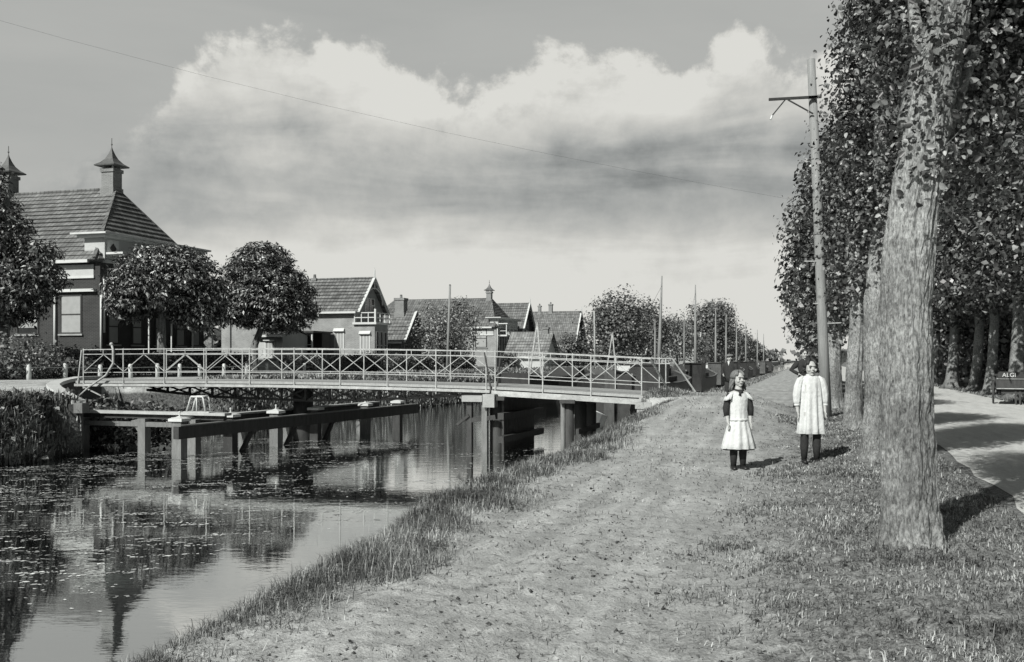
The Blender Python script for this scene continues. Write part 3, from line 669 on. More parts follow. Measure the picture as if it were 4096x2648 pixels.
def fenders():
    # footway plank from the left bank along the swung span
    t = thing_oc('plank_walkway', -18.6, 22.1, 0, 'straight pale plank walkway on stout posts reaching out from the left bank', 'walkway')
    b = MB(); b.bar((-.4, 0, .20), (4.4, .15, .17), .34, .07); b.build('plank', MT['woodlight'], t)
    b = MB(); b.bar((-.2, .02, .10), (4.3, .17, .07), .16, .11); b.build('beam', MT['tar'], t)
    for x in (.15, 2.05, 3.55):
        b = MB(); b.bar((x, -.05, -2), (x, -.05, .04), .24, .22); b.build('post', MT['wood'], t)
        b = MB(); b.prism([(x - .35, -.02), (x - .12, .03), (x - .12, -.34)], -.12, .05, 'y'); b.build('bracket', MT['wood'], t)
    b = MB(); b.bar((.2, -.12, -.10), (3.4, -.1, -.11), .09, .12); b.build('wale', MT['wood'], t)
    # second beam left of the channel, light top
    t = thing_oc('guide_beam', -15.3, 21.0, 0, 'pale topped guide beam behind the dark capped fender', 'guide beam')
    b = MB(); b.bar((0, .6, .08), (.7, 11.2, .08), .26, .05); b.build('top_plank', MT['woodlight'], t)
    b = MB(); b.bar((0, .6, -.03), (.7, 11.2, -.03), .18, .15); b.build('beam', MT['tar'], t)
    for y in (1.2, 3.4, 5.6, 7.8, 10.0):
        x = .7 * y / 11.2; b = MB(); b.bar((x, y, -2), (x, y, -.11), .2); b.build('post', MT['wood'], t)
    # dark fender beam with capped piles
    t = thing_oc('ship_fender', -14.5, 20.6, 0, 'long dark fender beam with white capped piles running in front of the bridge', 'ship fender')
    b = MB(); b.bar((0, -.1, -.19), (1.1, 12.3, -.17), .16, .30); b.build('beam', MT['tar'], t)
    b = MB(); b.bar((0, -.05, -.025), (1.1, 12.3, -.005), .20, .03); b.build('edge_board', MT['wood'], t)
    for i, y in enumerate((.35, 2.3, 4.3, 6.3, 9.2, 11.4)):
        x = 1.1 * y / 12.3 - .25
        b = MB(); b.bar((x, y, -2), (x, y, .06), .26); pl = b.build('pile', MT['wood' if i % 2 == 0 else 'tar'], t)
        b = MB(); b.loft([[(x + a * r_, y + b_ * r_, z) for a, b_ in ((-1, -1), (1, -1), (1, 1), (-1, 1))] for r_, z in ((.19, .063), (.19, .13), (.06, .17), (.02, .19))])
        b.tube([(x, y, .18), (x, y, .27)], .018, 6); b.ball((x, y, .28), .03, 5, 8); b.build('pile_cap', MT['white'], pl)
        if i in (1, 2, 3):
            b = MB(); b.bar((x + .12, y, -1.2), (x + .12, y + .9, -.3), .10); b.build('brace', MT['tar'], t)
    # white trapezoid stand on the walkway
    t = thing_oc('mooring_frame', -15.0, 22.25, .215, 'small white trapezoid frame standing on the end of the plank walkway', 'frame')
    for y in (-.12, .12):
        b = MB(); b.tube([(-.34, y, 0), (-.22, y, .36), (-.20, y, .40), (.12, y, .40), (.15, y, .36), (.22, y, 0)], .024, 8); b.build('hoop', MT['white'], t, True)
    b = MB(); b.tube([(-.04, -.12, 0), (-.04, -.12, .40)], .018, 6); b.build('upright', MT['white'], t, True)
    b = MB(); b.box(-.42, .34, -.16, .16, -.02, .02); b.build('base', MT['woodlight'], t)
    for x in (.12, -.2): MB().tube([(x, -.12, .40), (x, .12, .40)], .02, 6).build('tie', MT['white'], t, True)
fenders()

def left_fence():
    t = thing_oc('post_and_rail_fence', -26, 28.4, 0, 'low white post and rail fence along the gardens of the far bank', 'fence')
    ys = [0, 1.75, 3.6, 5.4, 7.1, 8.6, 10.1, 12.0, 13.9, 15.8, 17.7, 19.6]
    for i, y in enumerate(ys):
        z = H(-26, 28.4 + y); lean = .02 * (i % 3 - 1)
        b = MB(); b.tube([(0, y, z - .1), (lean, y, z + .52), (lean, y, z + .57)], [.085, .08, .05], 8); b.build('post', MT['white'], t, True)
    b = MB()
    for a, c in zip(ys[:-1], ys[1:]): b.bar((0, a, H(-26, 28.4 + a) + .42), (0, c, H(-26, 28.4 + c) + .42), .03)
    b.build('rail', MT['rail'], t)
left_fence()

# ================================================================== HOUSES
def tiled(mb, A, B, C, D, rows, lip=.05):
    """roof slope as overlapping courses; A-B eave, D-C ridge"""
    A, B, C, D = map(Vector, (A, B, C, D)); n = (B - A).cross(D - A).normalized()
    if n.z < 0: n = -n
    lip0 = lip
    for i in range(rows):
        t0 = i / rows; t1 = (i + 1) / rows; lip = lip0 * (1 + .35 * math.sin(i * 12.9898 + A.x * 3))
        a = A.lerp(D, t0); b = B.lerp(C, t0); c = B.lerp(C, t1); d = A.lerp(D, t1)
        mb.add([a + n * lip, b + n * lip, c, d, a - n * .02, b - n * .02], [(0, 1, 2, 3), (4, 5, 1, 0)])
        mb.add([a + n * lip, a - n * .02, d], [(0, 1, 2)]); mb.add([b + n * lip, c, b - n * .02], [(0, 1, 2)])
def window(parent, side, u0, u1, z0, z1, off=0.0, bars=1, blind=0.0, frame='white', awn=False, rails=1, glass='glass'):
    """side 'x': on the plane x=off facing +x, u is y; side 'y': on the plane y=off facing -y, u is x"""
    def bx(mb, a, b, c, d, p0, p1):
        if side == 'x': mb.box(off + p0, off + p1, a, b, c, d)
        else: mb.box(a, b, off - p1, off - p0, c, d)
    fw = .06; f = MB()
    bx(f, u0 - .02, u0 + fw, z0, z1, -.02, .05); bx(f, u1 - fw, u1 + .02, z0, z1, -.02, .05)
    bx(f, u0 + fw, u1 - fw, z1 - fw, z1, -.02, .047); bx(f, u0 + fw, u1 - fw, z0, z0 + fw, -.02, .047)
    for i in range(1, bars + 1):
        x = u0 + (u1 - u0) * i / (bars + 1); bx(f, x - .02, x + .02, z0 + fw, z1 - fw, -.01, .035)
    for i in range(1, rails + 1):
        z = z0 + (z1 - z0) * i / (rails + 1); bx(f, u0 + fw, u1 - fw, z - .03, z + .03, -.01, .041)
    w_ = f.build('window', MT[frame], parent)
    g = MB(); bx(g, u0 + fw, u1 - fw, z0 + fw, z1 - fw, -.03, .006); g.build('pane', MT[glass], w_)
    s = MB(); bx(s, u0 - .08, u1 + .08, z0 - .08, z0 - .003, -.02, .10); s.build('sill', MT['stone'], w_)
    if blind:
        g = MB(); bx(g, u0 + fw + .02, u1 - fw - .02, z1 - fw - (z1 - z0) * blind, z1 - fw, .008, .022); g.build('blind', MT['blind'], w_)
    if awn:
        a = MB(); zz = z1 + .16
        if side == 'y':
            a.add([(u0 - .05, off - .05, zz), (u1 + .05, off - .05, zz), (u1 + .05, off - .22, z1 - .05), (u0 - .05, off - .22, z1 - .05), (u1 + .05, off - .05, z1 - .12), (u0 - .05, off - .05, z1 - .12)],
                  [(0, 3, 2, 1), (0, 5, 3), (1, 2, 4), (5, 4, 2, 3)])
        else:
            a.add([(off + .05, u0 - .05, zz), (off + .05, u1 + .05, zz), (off + .55, u1 + .05, z1 - .10), (off + .55, u0 - .05, z1 - .10), (off + .05, u1 + .05, z1 - .12), (off + .05, u0 - .05, z1 - .12)],
                  [(0, 1, 2, 3), (0, 3, 5), (1, 4, 2), (5, 3, 2, 4)])
        a.build('awning', MT['white'], w_)
    return w_
def chimney(parent, x, y, z0, z1, w_=.5, cap=False, mat='brick_wall', s=1.0):
    b = MB(); h = w_ / 2; b.box(x - h, x + h, y - h, y + h, z0, z1 - .18); b.box(x - h - .06, x + h + .06, y - h - .06, y + h + .06, z1 - .18, z1)
    b.box(x - h - .05, x + h + .05, y - h - .05, y + h + .05, z0, z0 + (z1 - z0) * .35)
    c = b.build('chimney', MT[mat], parent)
    if cap:
        for dx in (-h * .8, h * .8):
            for dy in (-h * .8, h * .8): MB().bar((x + dx, y + dy, z1), (x + dx, y + dy, z1 + .16 * s), .07).build('cap_post', MT['white'], c)
        rings = []
        for r_, z in ((.92, .14), (.95, .20), (.62, .36), (.36, .58), (.19, .84), (.06, 1.12), (.02, 1.25)):
            rings.append([(x + r_ * s * math.cos(t), y + r_ * s * math.sin(t), z1 + z * s) for t in [math.pi / 4 + k * math.pi / 2 for k in range(4)]])
        q = MB(); q.loft(rings); q.tube([(x, y, z1 + 1.2 * s), (x, y, z1 + 1.75 * s)], .02, 6); q.ball((x, y, z1 + 1.4 * s), .05, 5, 8)
        q.build('chimney_cap', MT['slate'], c)
    else:
        p = MB(); p.tube([(x, y, z1), (x, y, z1 + .28)], [.11, .09], 10); p.build('chimney_pot', MT['tile'], c)
    return c

def farmhouse(o, c, label, Wd=8.6, Dp=13, s=1.0, seed=1, detail=True, facade_light=False, two=True):
    """hipped front house: side wall to the camera, tall dormer facade to the canal"""
    z0 = H(o - 2, c)
    t = thing_oc('farmhouse', o, c, z0, label, 'house', 'houses on the far bank')
    ez = 5.5 * s; fz = 6.75 * s; rz = 9.75 * s
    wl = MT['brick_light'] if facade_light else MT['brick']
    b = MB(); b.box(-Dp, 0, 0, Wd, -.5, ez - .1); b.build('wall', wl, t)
    b = MB(); b.box(-1.05 * s, .12, .18, Wd - .5, ez - .1, fz); b.build('dormer_wall', MT['cream'], t)
    ov = .35
    # roof: ridge runs away from the canal
    rx0 = -Dp + 2.6 * s; rx1 = -2.5 * s; ym = Wd / 2
    r = MB(); rows = 17
    tiled(r, (-Dp - ov, -ov, ez), (-.02, -ov, ez), (rx1, ym, rz), (rx0, ym, rz), rows)
    tiled(r, (-.02, Wd + ov, ez), (-Dp - ov, Wd + ov, ez), (rx0, ym, rz), (rx1, ym, rz), rows)
    tiled(r, (.05, -ov + .1, ez + .02), (.05, Wd + ov, ez + .02), (rx1, ym, rz), (rx1, ym, rz), rows, .10)
    tiled(r, (-Dp - ov, Wd + ov, ez), (-Dp - ov, -ov, ez), (rx0, ym, rz), (rx0, ym, rz), rows)
    rf = r.build('roof', MT['tile'], t)
    b = MB(); b.bar((rx0, ym, rz + .03), (rx1, ym, rz + .03), .16, .12)
    b.bar((-.05, -ov, ez + .08), (rx1, ym, rz + .04), .15, .12); b.bar((-.05, Wd + ov, ez + .08), (rx1, ym, rz + .04), .15, .12); b.build('ridge_tiles', MT['tile'], rf)
    chimney(rf, rx1 - .25 * s, ym, rz - .5, rz + 1.05 * s, .72 * s, True, s=s * .95)
    if two: chimney(rf, rx0 + .9 * s, ym, rz - .5, rz + 1.05 * s, .72 * s, True, s=s * .95)
    # cornice over the facade storey
    b = MB(); b.box(-1.5 * s, .55, -.30, Wd - .1, fz + .003, fz + .09); b.box(-1.25 * s, .40, -.12, Wd - .25, fz - .13, fz); b.build('cornice', MT['white'], t)
    b = MB(); b.box(-Dp - .3, -.4, -.42, -.28, ez - .13, ez + .02); b.build('gutter', MT['white'], t)
    b = MB(); b.box(-Dp, -.35, -.035, -.003, ez - .75, ez - .2); b.build('frieze', MT['cream'], t)
    b = MB(); b.box(-Dp, -.3, -.09, -.003, ez - .86, ez - .753); b.build('string_course', MT['white'], t)
    # ornament panels on the facade storey
    for y in (.75, 3.2, 5.3, 7.1):
        if y > Wd - .8: continue
        b = MB(); b.box(.122, .15, y - .42, y + .42, ez + .2, fz - .22); pn = b.build('panel', MT['white'], t)
        b = MB(); q = .24 * s; zc = (ez + fz) / 2; b.prism([(y - q, zc), (y, zc - q), (y + q, zc), (y, zc + q)], .152, .18, 'x'); b.prism([(y - q * .4, zc), (y, zc - q * .4), (y + q * .4, zc), (y, zc + q * .4)], .182, .2, 'x'); b.build('diamond', MT['brick'], pn)
    b = MB(); b.box(.11, .16, .9, Wd - .8, ez - .06, ez + .06); b.box(.122, .17, 1.25, 2.7, ez + .55, ez + .62); b.box(.122, .17, 1.25, 2.7, ez + .3, ez + .36); b.build('moulding', MT['white'], t)
    # corner balcony
    b = MB(); b.box(.0, 1.0, .35, 2.9, ez - .95, ez - .80); bal = b.build('balcony', MT['white'], t)
    b = MB()
    for yy in np.linspace(.4, 2.85, 12): b.bar((.95, yy, ez - .8), (.95, yy, ez - .42), .04)
    b.bar((.95, .35, ez - .40), (.95, 2.9, ez - .40), .06); b.bar((.05, .38, ez - .40), (.95, .38, ez - .40), .06)
    for yy in (.38, 1.6, 2.85): b.bar((.95, yy, ez - .8), (.95, yy, ez + .30), .08)
    b.build('balustrade', MT['white'], bal)
    b = MB(); b.box(.0, 1.1, .25, 3.0, ez + .30, ez + .40); b.build('balcony_roof', MT['white'], bal)
    window(t, 'x', 1.0, 2.2, ez - .75, ez + .15, .0, 0, rails=0)
    # windows
    window(t, 'y', -2.3, -1.05, 1.95, 3.85, 0, 0, blind=.93, frame='tar'); window(t, 'y', -4.9, -3.6, 1.95, 3.85, 0, 0, blind=.8, frame='tar'); window(t, 'y', -7.6, -6.3, 1.95, 3.85, 0, 0, blind=.8, frame='tar')
    b = MB(); b.box(-2.7, -.2, -.22, -.003, 3.98, 4.12); b.build('ledge', MT['white'], t)
    for y in (.55, 2.35, 4.2, 6.0, 7.4):
        if y + .7 < Wd: window(t, 'x', y, y + .8, 1.45, 3.2, 0, 0, blind=.92, frame='tar')
    # downpipes and veranda posts
    for (x, y, za, zb) in ((.16, .1, 2.0, ez - .9), (-2.55, -.12, .8, 4.0), (.12, -.08, .9, 3.9)):
        b = MB(); b.tube([(x, y, za), (x, y, zb)], .05, 8); b.build('downpipe', MT['white'], t, True)
    if detail:
        b = MB(); b.box(.9, 1.9, 1.2, Wd, 3.35, 3.43); v = b.build('veranda_roof', MT['tar'], t)
        for y in np.linspace(1.3, Wd - .1, 5): MB().bar((1.8, y, 0), (1.8, y, 3.35), .06).build('veranda_post', MT['white'], v)
        b = MB(); b.box(-Dp, .05, -.06, -.003, .0, .9); b.build('plinth', MT['darkstone'], t)
    return t
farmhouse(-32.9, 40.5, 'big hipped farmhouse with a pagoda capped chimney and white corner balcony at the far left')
farmhouse(-31.0, 97.8, 'distant hipped farmhouse with a white capped chimney, small against the sky above the bridge', Wd=7.8, Dp=15, s=.74, detail=False, facade_light=True, two=False)

def gable_house(o, c, label, Wd, Dp, ez, pz, wallm='brick_light', roofm='tile', chim=(), win_side=(), win_front=(), name='house', barge=True, finial=False, doors=(), rows=11, decor=False, ov=.35):
    """ridge runs away from the canal, the gable faces it"""
    z0 = H(o - 1, c) - .02
    t = thing_oc(name, o, c, z0, label, 'house', 'houses on the far bank')
    ym = Wd / 2
    b = MB(); b.box(-Dp, 0, 0, Wd, -.5, ez); b.prism([(0.0, ez), (Wd, ez), (ym, pz - .12)], -Dp + .01, -.01, 'x'); b.build('wall', MT[wallm], t)
    r = MB(); k = (pz - ez) / ym; eo = ez - .3 * k
    tiled(r, (-Dp - .2, -.3, eo), (ov, -.3, eo), (ov, ym, pz), (-Dp - .2, ym, pz), rows)
    tiled(r, (ov, Wd + .3, eo), (-Dp - .2, Wd + .3, eo), (-Dp - .2, ym, pz), (ov, ym, pz), rows)
    rf = r.build('roof', MT[roofm], t)
    b = MB(); b.bar((-Dp - .2, ym, pz + .04), (ov, ym, pz + .04), .14, .10); b.build('ridge_tiles', MT[roofm], rf)
    for (x, zt, w_) in chim: chimney(rf, x, ym, pz - .6, zt, w_)
    if barge:
        for sg in (-1, 1):
            b = MB(); b.bar((ov + .03, ym + sg * (ym + .32), eo - .02), (ov + .03, ym, pz + .06), .05, .20, (1, 0, 0)); b.build('bargeboard', MT['white'], t)
    b = MB(); b.box(-Dp, .2, -.42, -.30, eo - .10, eo + .03); b.build('gutter', MT['white'], t)
    if finial:
        b = MB(); b.bar((ov + .05, ym, pz - .8), (ov + .05, ym, pz + .55), .07); b.loft([[(ov + .05 + r_ * math.cos(q), ym + r_ * math.sin(q), z) for q in [k_ * math.pi / 2 for k_ in range(4)]] for r_, z in ((.10, pz + .05), (.06, pz + .4), (.01, pz + .75))])
        b.build('finial', MT['white'], t)
    if decor:
        b = MB(); n = 12; R_ = Wd * .30
        for i in range(n):
            a0 = math.pi * i / n; a1 = math.pi * (i + 1) / n
            b.bar((ov + .04, ym + R_ * math.cos(a0), ez + .35 + 1.15 * math.sin(a0)), (ov + .04, ym + R_ * math.cos(a1), ez + .35 + 1.15 * math.sin(a1)), .06)
        b.build('arch_trim', MT['white'], t)
    for a in win_side: window(t, 'y', *a[:4], 0, **a[4])
    for a in win_front: window(t, 'x', *a[:4], 0, **a[4])
    return t
# house with the balcony bay
h2 = gable_house(-30, 62.6, 'brick house with a steep bargeboard gable and balcony bay, right of the round chestnuts', 4.6, 10.5, 4.3, 6.5, chim=((-4.3, 6.6, .28),),
                 win_side=((-1.55, -.85, .95, 2.75, dict(bars=2, rails=0, blind=.95, awn=True)), (-7.4, -6.4, .6, 2.6, dict(bars=1, blind=.3)), (-5.4, -4.5, .6, 2.6, dict(bars=1, blind=.2))),
                 win_front=((1.5, 3.1, 4.1, 5.1, dict(bars=1)), (3.1, 3.9, .9, 2.6, dict(bars=1))), finial=True, decor=True, rows=10)
def bay(t):
    b = MB(); b.box(.003, 1.45, .0, 2.2, -.5, 3.15); w_ = b.build('bay', MT['brick_light'], t)
    b = MB(); b.box(-.12, 1.65, -.2, 2.4, 3.153, 3.30); b.build('bay_cornice', MT['white'], w_)
    window(t, 'y', .38, 1.12, .55, 2.55, -.0, bars=2, rails=0, blind=.95, awn=True)
    for (a, c) in ((.15, .62), (.8, 1.3), (1.48, 1.98)): window(t, 'x', a, c, .75, 2.7, 1.45, bars=0, rails=1, frame='frame')
    b = MB()
    for (p, q) in (((.0, -.12), (1.55, -.12)), ((1.55, -.12), (1.55, 2.3))):
        for z in (3.95, 3.62): b.bar((p[0], p[1], z), (q[0], q[1], z), .06)
        for i in range(4):
            f = i / 3; x = p[0] + (q[0] - p[0]) * f; y = p[1] + (q[1] - p[1]) * f; b.bar((x, y, 3.3), (x, y, 3.98), .055)
    b.bar((1.55, -.12, 3.3), (1.55, -.12, 4.2), .12); b.build('balcony_rail', MT['white'], w_)
bay(h2)
gable_house(-32.1, 56.5, 'small white plastered outhouse with a curtained window behind the chestnut trunk', 3.2, 1.75, 2.35, 2.75, 'cream', win_side=((-1.25, -.55, .85, 2.0, dict(bars=2, rails=0, blind=.95, awn=True)),), name='outhouse', barge=False, rows=4, ov=.1)
def veranda():
    t = thing_oc('veranda', -32.9, 59.8, H(-31, 60), 'dark glazed veranda with white posts beside the plastered outhouse', 'veranda')
    b = MB(); b.box(-1.2, 1.2, 0, 2.5, -.3, .5); b.box(-1.2, 1.2, 1.2, 2.5, .5, 2.5); b.build('wall', MT['brick'], t)
    b = MB(); b.box(-1.3, 1.3, -.2, 2.6, 2.5, 2.62); b.build('roof', MT['tar'], t)
    b = MB(); b.box(-1.1, 1.1, .1, .13, .5, 2.5); b.build('pane', MT['glass'], t)
    for x in (-1.1, -.35, .4, 1.1): MB().bar((x, 0, .4), (x, 0, 2.5), .09).build('post', MT['white'], t)
    MB().bar((-1.1, 0, 1.7), (1.1, 0, 1.7), .05).build('rail', MT['white'], t)
veranda()
gable_house(-30, 70.6, 'low gabled cottage with a brick chimney, tucked right of the balcony house', 4.2, 8, 2.35, 4.45, 'brick_light', chim=((-.9, 5.55, .75), (-7, 5.4, .6)),
            win_front=((.6, 1.3, .6, 1.9, dict(bars=1)), (2.3, 3.2, .6, 1.9, dict(bars=1)), (1.6, 2.6, 2.5, 3.1, dict(bars=1))), win_side=((-1.6, -.9, .6, 1.9, dict(bars=1)),), rows=8)
gable_house(-31, 106.6, 'narrow gabled house with a needle finial just right of the distant farmhouse', 5.0, 11, 4.1, 7.1, 'brick', finial=True, win_front=((1.2, 2.1, 1, 2.6, dict()), (2.9, 3.8, 1, 2.6, dict()), (2, 3, 4, 5.2, dict())))
gable_house(-24, 90.4, 'low white walled shed with a broad tiled roof at the canal edge', 4.6, 3.7, 1.35, 3.4, 'cream', 'tile_light', chim=((-.4, 3.9, .5),), win_front=((1, 1.8, .4, 1.2, dict()), (2.8, 3.6, .4, 1.2, dict())), rows=8, name='shed', barge=False)
gable_house(-31, 132, 'tall house with a long ridge and pointed gable left of the far trees', 7.0, 9.5, 3.0, 7.4, 'brick', finial=True, chim=((-4, 8.5, .5), (-5.6, 8.3, .4)), win_front=((2, 3, 3.6, 5.2, dict()), (4, 5, 3.6, 5.2, dict()), (1.5, 2.5, .8, 2.5, dict()), (4.5, 5.5, .8, 2.5, dict())))
gable_house(-24, 148, 'little pale boathouse with a pitched roof beyond the moored barges', 5, 5, 1.9, 4.2, 'cream', 'tile_light', win_side=((-3.6, -2.8, .6, 1.6, dict()), (-1.8, -1, .6, 1.6, dict())), name='boathouse', rows=6)
gable_house(-23, 256, 'far brick house showing its chimney above a round tree', 9, 14, 4.5, 10.5, 'brick', chim=((-2, 15.6, 1.4),), win_front=((2, 3, 1, 3, dict()), (6, 7, 1, 3, dict())))
gable_house(-23, 290, 'white gabled cottage far down the canal', 7, 9, 3.0, 7.5, 'cream', 'tile_light', win_front=((2, 3, 1, 2.6, dict()),))
gable_house(-23, 212, 'low house with a pale ridge among the farthest trees', 6, 12, 3.2, 6.6, 'brick_light', 'tile_light', chim=((-3, 7.5, .8),), win_side=((-4, -3, 1, 2.5, dict()),))
# houses under the trees on the right
def right_house(o, c, label, Wd, Dp, ez, pz, paler=False):
    t = thing_oc('house', o, c, H(o, c), label, 'house')
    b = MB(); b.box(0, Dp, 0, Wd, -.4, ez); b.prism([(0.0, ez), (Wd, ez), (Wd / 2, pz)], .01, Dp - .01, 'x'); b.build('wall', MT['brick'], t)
    r = MB(); tiled(r, (-.3, -.3, ez - .2), (Dp + .3, -.3, ez - .2), (Dp + .3, Wd / 2, pz), (-.3, Wd / 2, pz), 9); tiled(r, (Dp + .3, Wd + .3, ez - .2), (-.3, Wd + .3, ez - .2), (-.3, Wd / 2, pz), (Dp + .3, Wd / 2, pz), 9)
    rf = r.build('roof', MT['tile'], t); chimney(rf, 2, Wd / 2, pz - .5, pz + 1, .6)
    for x in (.7, 2.6, 4.6, 6.4):
        if x + 1 < Dp: window(t, 'y', x, x + 1.0, .9, 2.7, 0, bars=1, blind=.5 if paler else .0)
    for y in (.8, 3, 5.2):
        if y + 1 < Wd: window(t, 'x', y, y + 1.0, .9, 2.7, -.05, bars=1)
    return t
right_house(12.5, 66, 'dark brick house with a pale window blind, glimpsed between the roadside trunks', 7, 9, 3.4, 6.5, True)
right_house(12.5, 50, 'dark brick house behind the roadside trees at the right edge', 8, 9, 3.2, 6.2)

# ================================================================== TREES
G1 = 'trees lining the towpath'
def tw(name, o, c, label, **k):
    p = W(o, c); return make_tree(name, p.x, p.y, H(o, c) - .03, label, k.pop('blobs'), k.pop('trunk'), k.pop('trad'), **k)
# nearest tree of the row
tw('lime_tree', .74, 8.4, 'big rough trunk nearest the camera, leaning slightly right, its crown filling the top right corner',
   trunk=[(0, 0, 0), (-.02, 0, .6), (-.03, 0, 1.2), (-.04, 0, 1.9), (0, .02, 2.4), (.06, .03, 2.85), (.15, .06, 3.3), (.26, .1, 3.8), (.36, .1, 4.3), (.5, .2, 5.6), (.6, .2, 7.0)],
   trad=[.212, .20, .19, .182, .175, .17, .165, .16, .15, .11, .05],
   blobs=[(1.35, 1.1, 3.75, .75, .9, .75), (1.6, .5, 4.9, 1.1, 1.3, .9), (.95, 1.3, 4.8, .85, .9, 1.2), (.7, .3, 6.2, 1.1, 1.5, 1.5), (.42, .9, 4.2, .28, .5, .6), (1.3, -.2, 6.5, 1.1, 1.2, 1.4), (2.4, 1.8, 4.9, 1.0, 1.2, 1.3), (.2, -.1, 3.55, .28, .26, .7), (.25, .0, 2.9, .26, .25, .25)],
   nclump=1500, nleaf=46, leaf=.052, twigs=60, spread=.20, mat=MT['leaf_near'], bark=MT['bark'], seed=3, n=200, step=.018, flare=.16, rough=.14, hole=.34, asp=.7, group=G1, hexa=True,
   limbs=[([(.02, .03, 2.75), (.25, .1, 3.1), (.5, .3, 3.6), (.9, .6, 4.4)], [.09, .07, .05, .03]), ([(0, .1, 3.3), (.2, .3, 4.0), (.3, .9, 5)], [.08, .06, .03]), ([(.3, 0, 4.6), (.9, .1, 5.4), (1.4, .2, 6.2)], [.09, .06, .03])])
tw('lime_tree', .91, 15.0, 'second lime tree of the towpath row, its trunk half hidden behind the nearest trunk',
   trunk=[(-.05, 0, 0), (-.02, 0, .9), (-.05, 0, 2.2), (.05, 0, 3.4), (.05, 0, 4.6), (.1, .1, 6.5), (.1, .1, 8.5)], trad=[.21, .185, .165, .145, .12, .09, .04],
   blobs=[(.32, .3, 4.2, .62, 1.0, 1.1), (.22, .2, 5.5, .62, 1.1, 1.2), (.78, .3, 7.0, 1.0, 1.4, 1.6), (1.2, 1.0, 5.2, 1.0, 1.3, 1.5), (.05, .0, 3.4, .30, .32, .8)],
   nclump=1500, nleaf=40, leaf=.060, twigs=70, spread=.20, hexa=True, mat=MT['leaf_near'], bark=MT['bark'], seed=5, n=110, step=.035, flare=.20, rough=.10, hole=.33, asp=.75, group=G1)
tw('lime_tree', .85, 21.6, 'third lime tree of the row with a slim forked trunk, beside the telephone pole',
   trunk=[(-.05, 0, 0), (-.03, 0, 1.2), (.05, 0, 2.6), (-.05, .1, 3.6), (0, .1, 5), (.1, .1, 7.5)], trad=[.19, .155, .145, .12, .10, .04],
   blobs=[(.3, .3, 4.0, .55, .9, 1.1), (.35, .3, 5.3, .55, 1.0, 1.1), (.42, .3, 5.9, .5, 1.0, .6), (1.0, .8, 5.2, 1.1, 1.3, 1.6), (0, 0, 3.0, .35, .4, .5)],
   nclump=900, nleaf=36, leaf=.085, twigs=40, spread=.22, bark=MT['bark'], seed=7, n=70, step=.05, flare=.35, rough=.12, hole=.30, asp=.75, group=G1)
tw('lime_tree', .6, 31.5, 'fourth lime tree of the row with a stout bark-ridged bole, behind the telephone pole',
   trunk=[(0, 0, 0), (0, 0, 1.4), (.02, 0, 3), (.1, .1, 4.2), (0, .1, 6), (.1, .1, 8)], trad=[.29, .245, .23, .2, .14, .05],
   blobs=[(.1, .2, 4.1, .95, 1.5, 1.4), (.15, .1, 6.0, .85, 1.6, 1.8), (.3, .1, 7.7, .65, 1.2, 1.0), (1.2, .8, 5.5, 1.3, 1.6, 2.0), (-.3, 0, 2.9, .5, .8, .5)],
   nclump=600, nleaf=32, leaf=.13, spread=.27, bark=MT['bark'], seed=9, n=60, step=.06, flare=.3, rough=.12, hole=.28, asp=.75, group=G1)
for i, (c, lab) in enumerate(((39, 'fifth lime tree of the towpath row, its leafy side reaching out over the path'), (47, 'sixth lime tree of the towpath row, deep in the line'), (56, 'seventh lime tree of the towpath row, mostly hidden by nearer trunks'), (66, 'farthest visible lime tree of the towpath row'))):
    tw('lime_tree', .7, c, lab, trunk=[(0, 0, 0), (0, 0, 2.5), (0, .1, 5), (.1, .1, 8.5)], trad=[.26, .22, .15, .05],
       blobs=[(-.25, .2, 4.2, 1.3, 1.7, 1.2), (0, .1, 6.4, 1.45, 1.9, 1.7), (.3, .1, 8.4, 1.0, 1.5, 1.3), (1.2, .8, 5.5, 1.5, 1.8, 2.4), (-.5, 0, 2.8, .9, 1.0, .7)],
       nclump=520, nleaf=28, leaf=.17, spread=.32, seed=11 + i, n=14, step=.3, hole=.28, asp=.75, group=G1)
# second row, beyond the road
G2 = 'trees on the far side of the road'
labs = ['roadside tree out past the right edge, only its overhanging crown in view', 'roadside tree at the right edge with a bright low branch of leaves', 'roadside tree with a pale straight trunk behind the cart', 'roadside tree with a dappled trunk, left of the cart',
        'roadside tree with a shadowed trunk right behind the dappled one', 'roadside tree with a flared sunlit foot', 'roadside tree close to the big near trunk', 'last dark roadside tree behind the big near trunk']
for i, (c, oo, r0) in enumerate(((28, 7.6, .3), (35.5, 7.7, .3), (42.6, 7.6, .36), (47.6, 7.5, .27), (53, 7.7, .3), (58.5, 7.3, .36), (66, 7.2, .3), (76, 7.3, .3))):
    tw('roadside_tree', oo, c, labs[i], trunk=[(-.15, 0, 0), (0, 0, 1.5), (.1, 0, 3.2), (0, .1, 5), (.1, .1, 9)], trad=[r0 * .95, r0 * .78, r0 * .7, r0 * .5, .06],
       blobs=[(.1, .1, 5.8, 2.2, 2.6, 1.9), (.2, .1, 8.2, 2.1, 2.4, 2.4), (-1.1, -.6, 4.7, 1.2, 1.2, .8), (1.4, .8, 4.6, 1.9, 1.9, 1.2), (0, 0, 10.3, 1.6, 1.8, 1.4)],
       nclump=520, nleaf=30, leaf=.19, spread=.36, seed=31 + i, n=18, step=.25, hole=.38, flare=.5, asp=.75, group=G2, bark=MT['bark'])
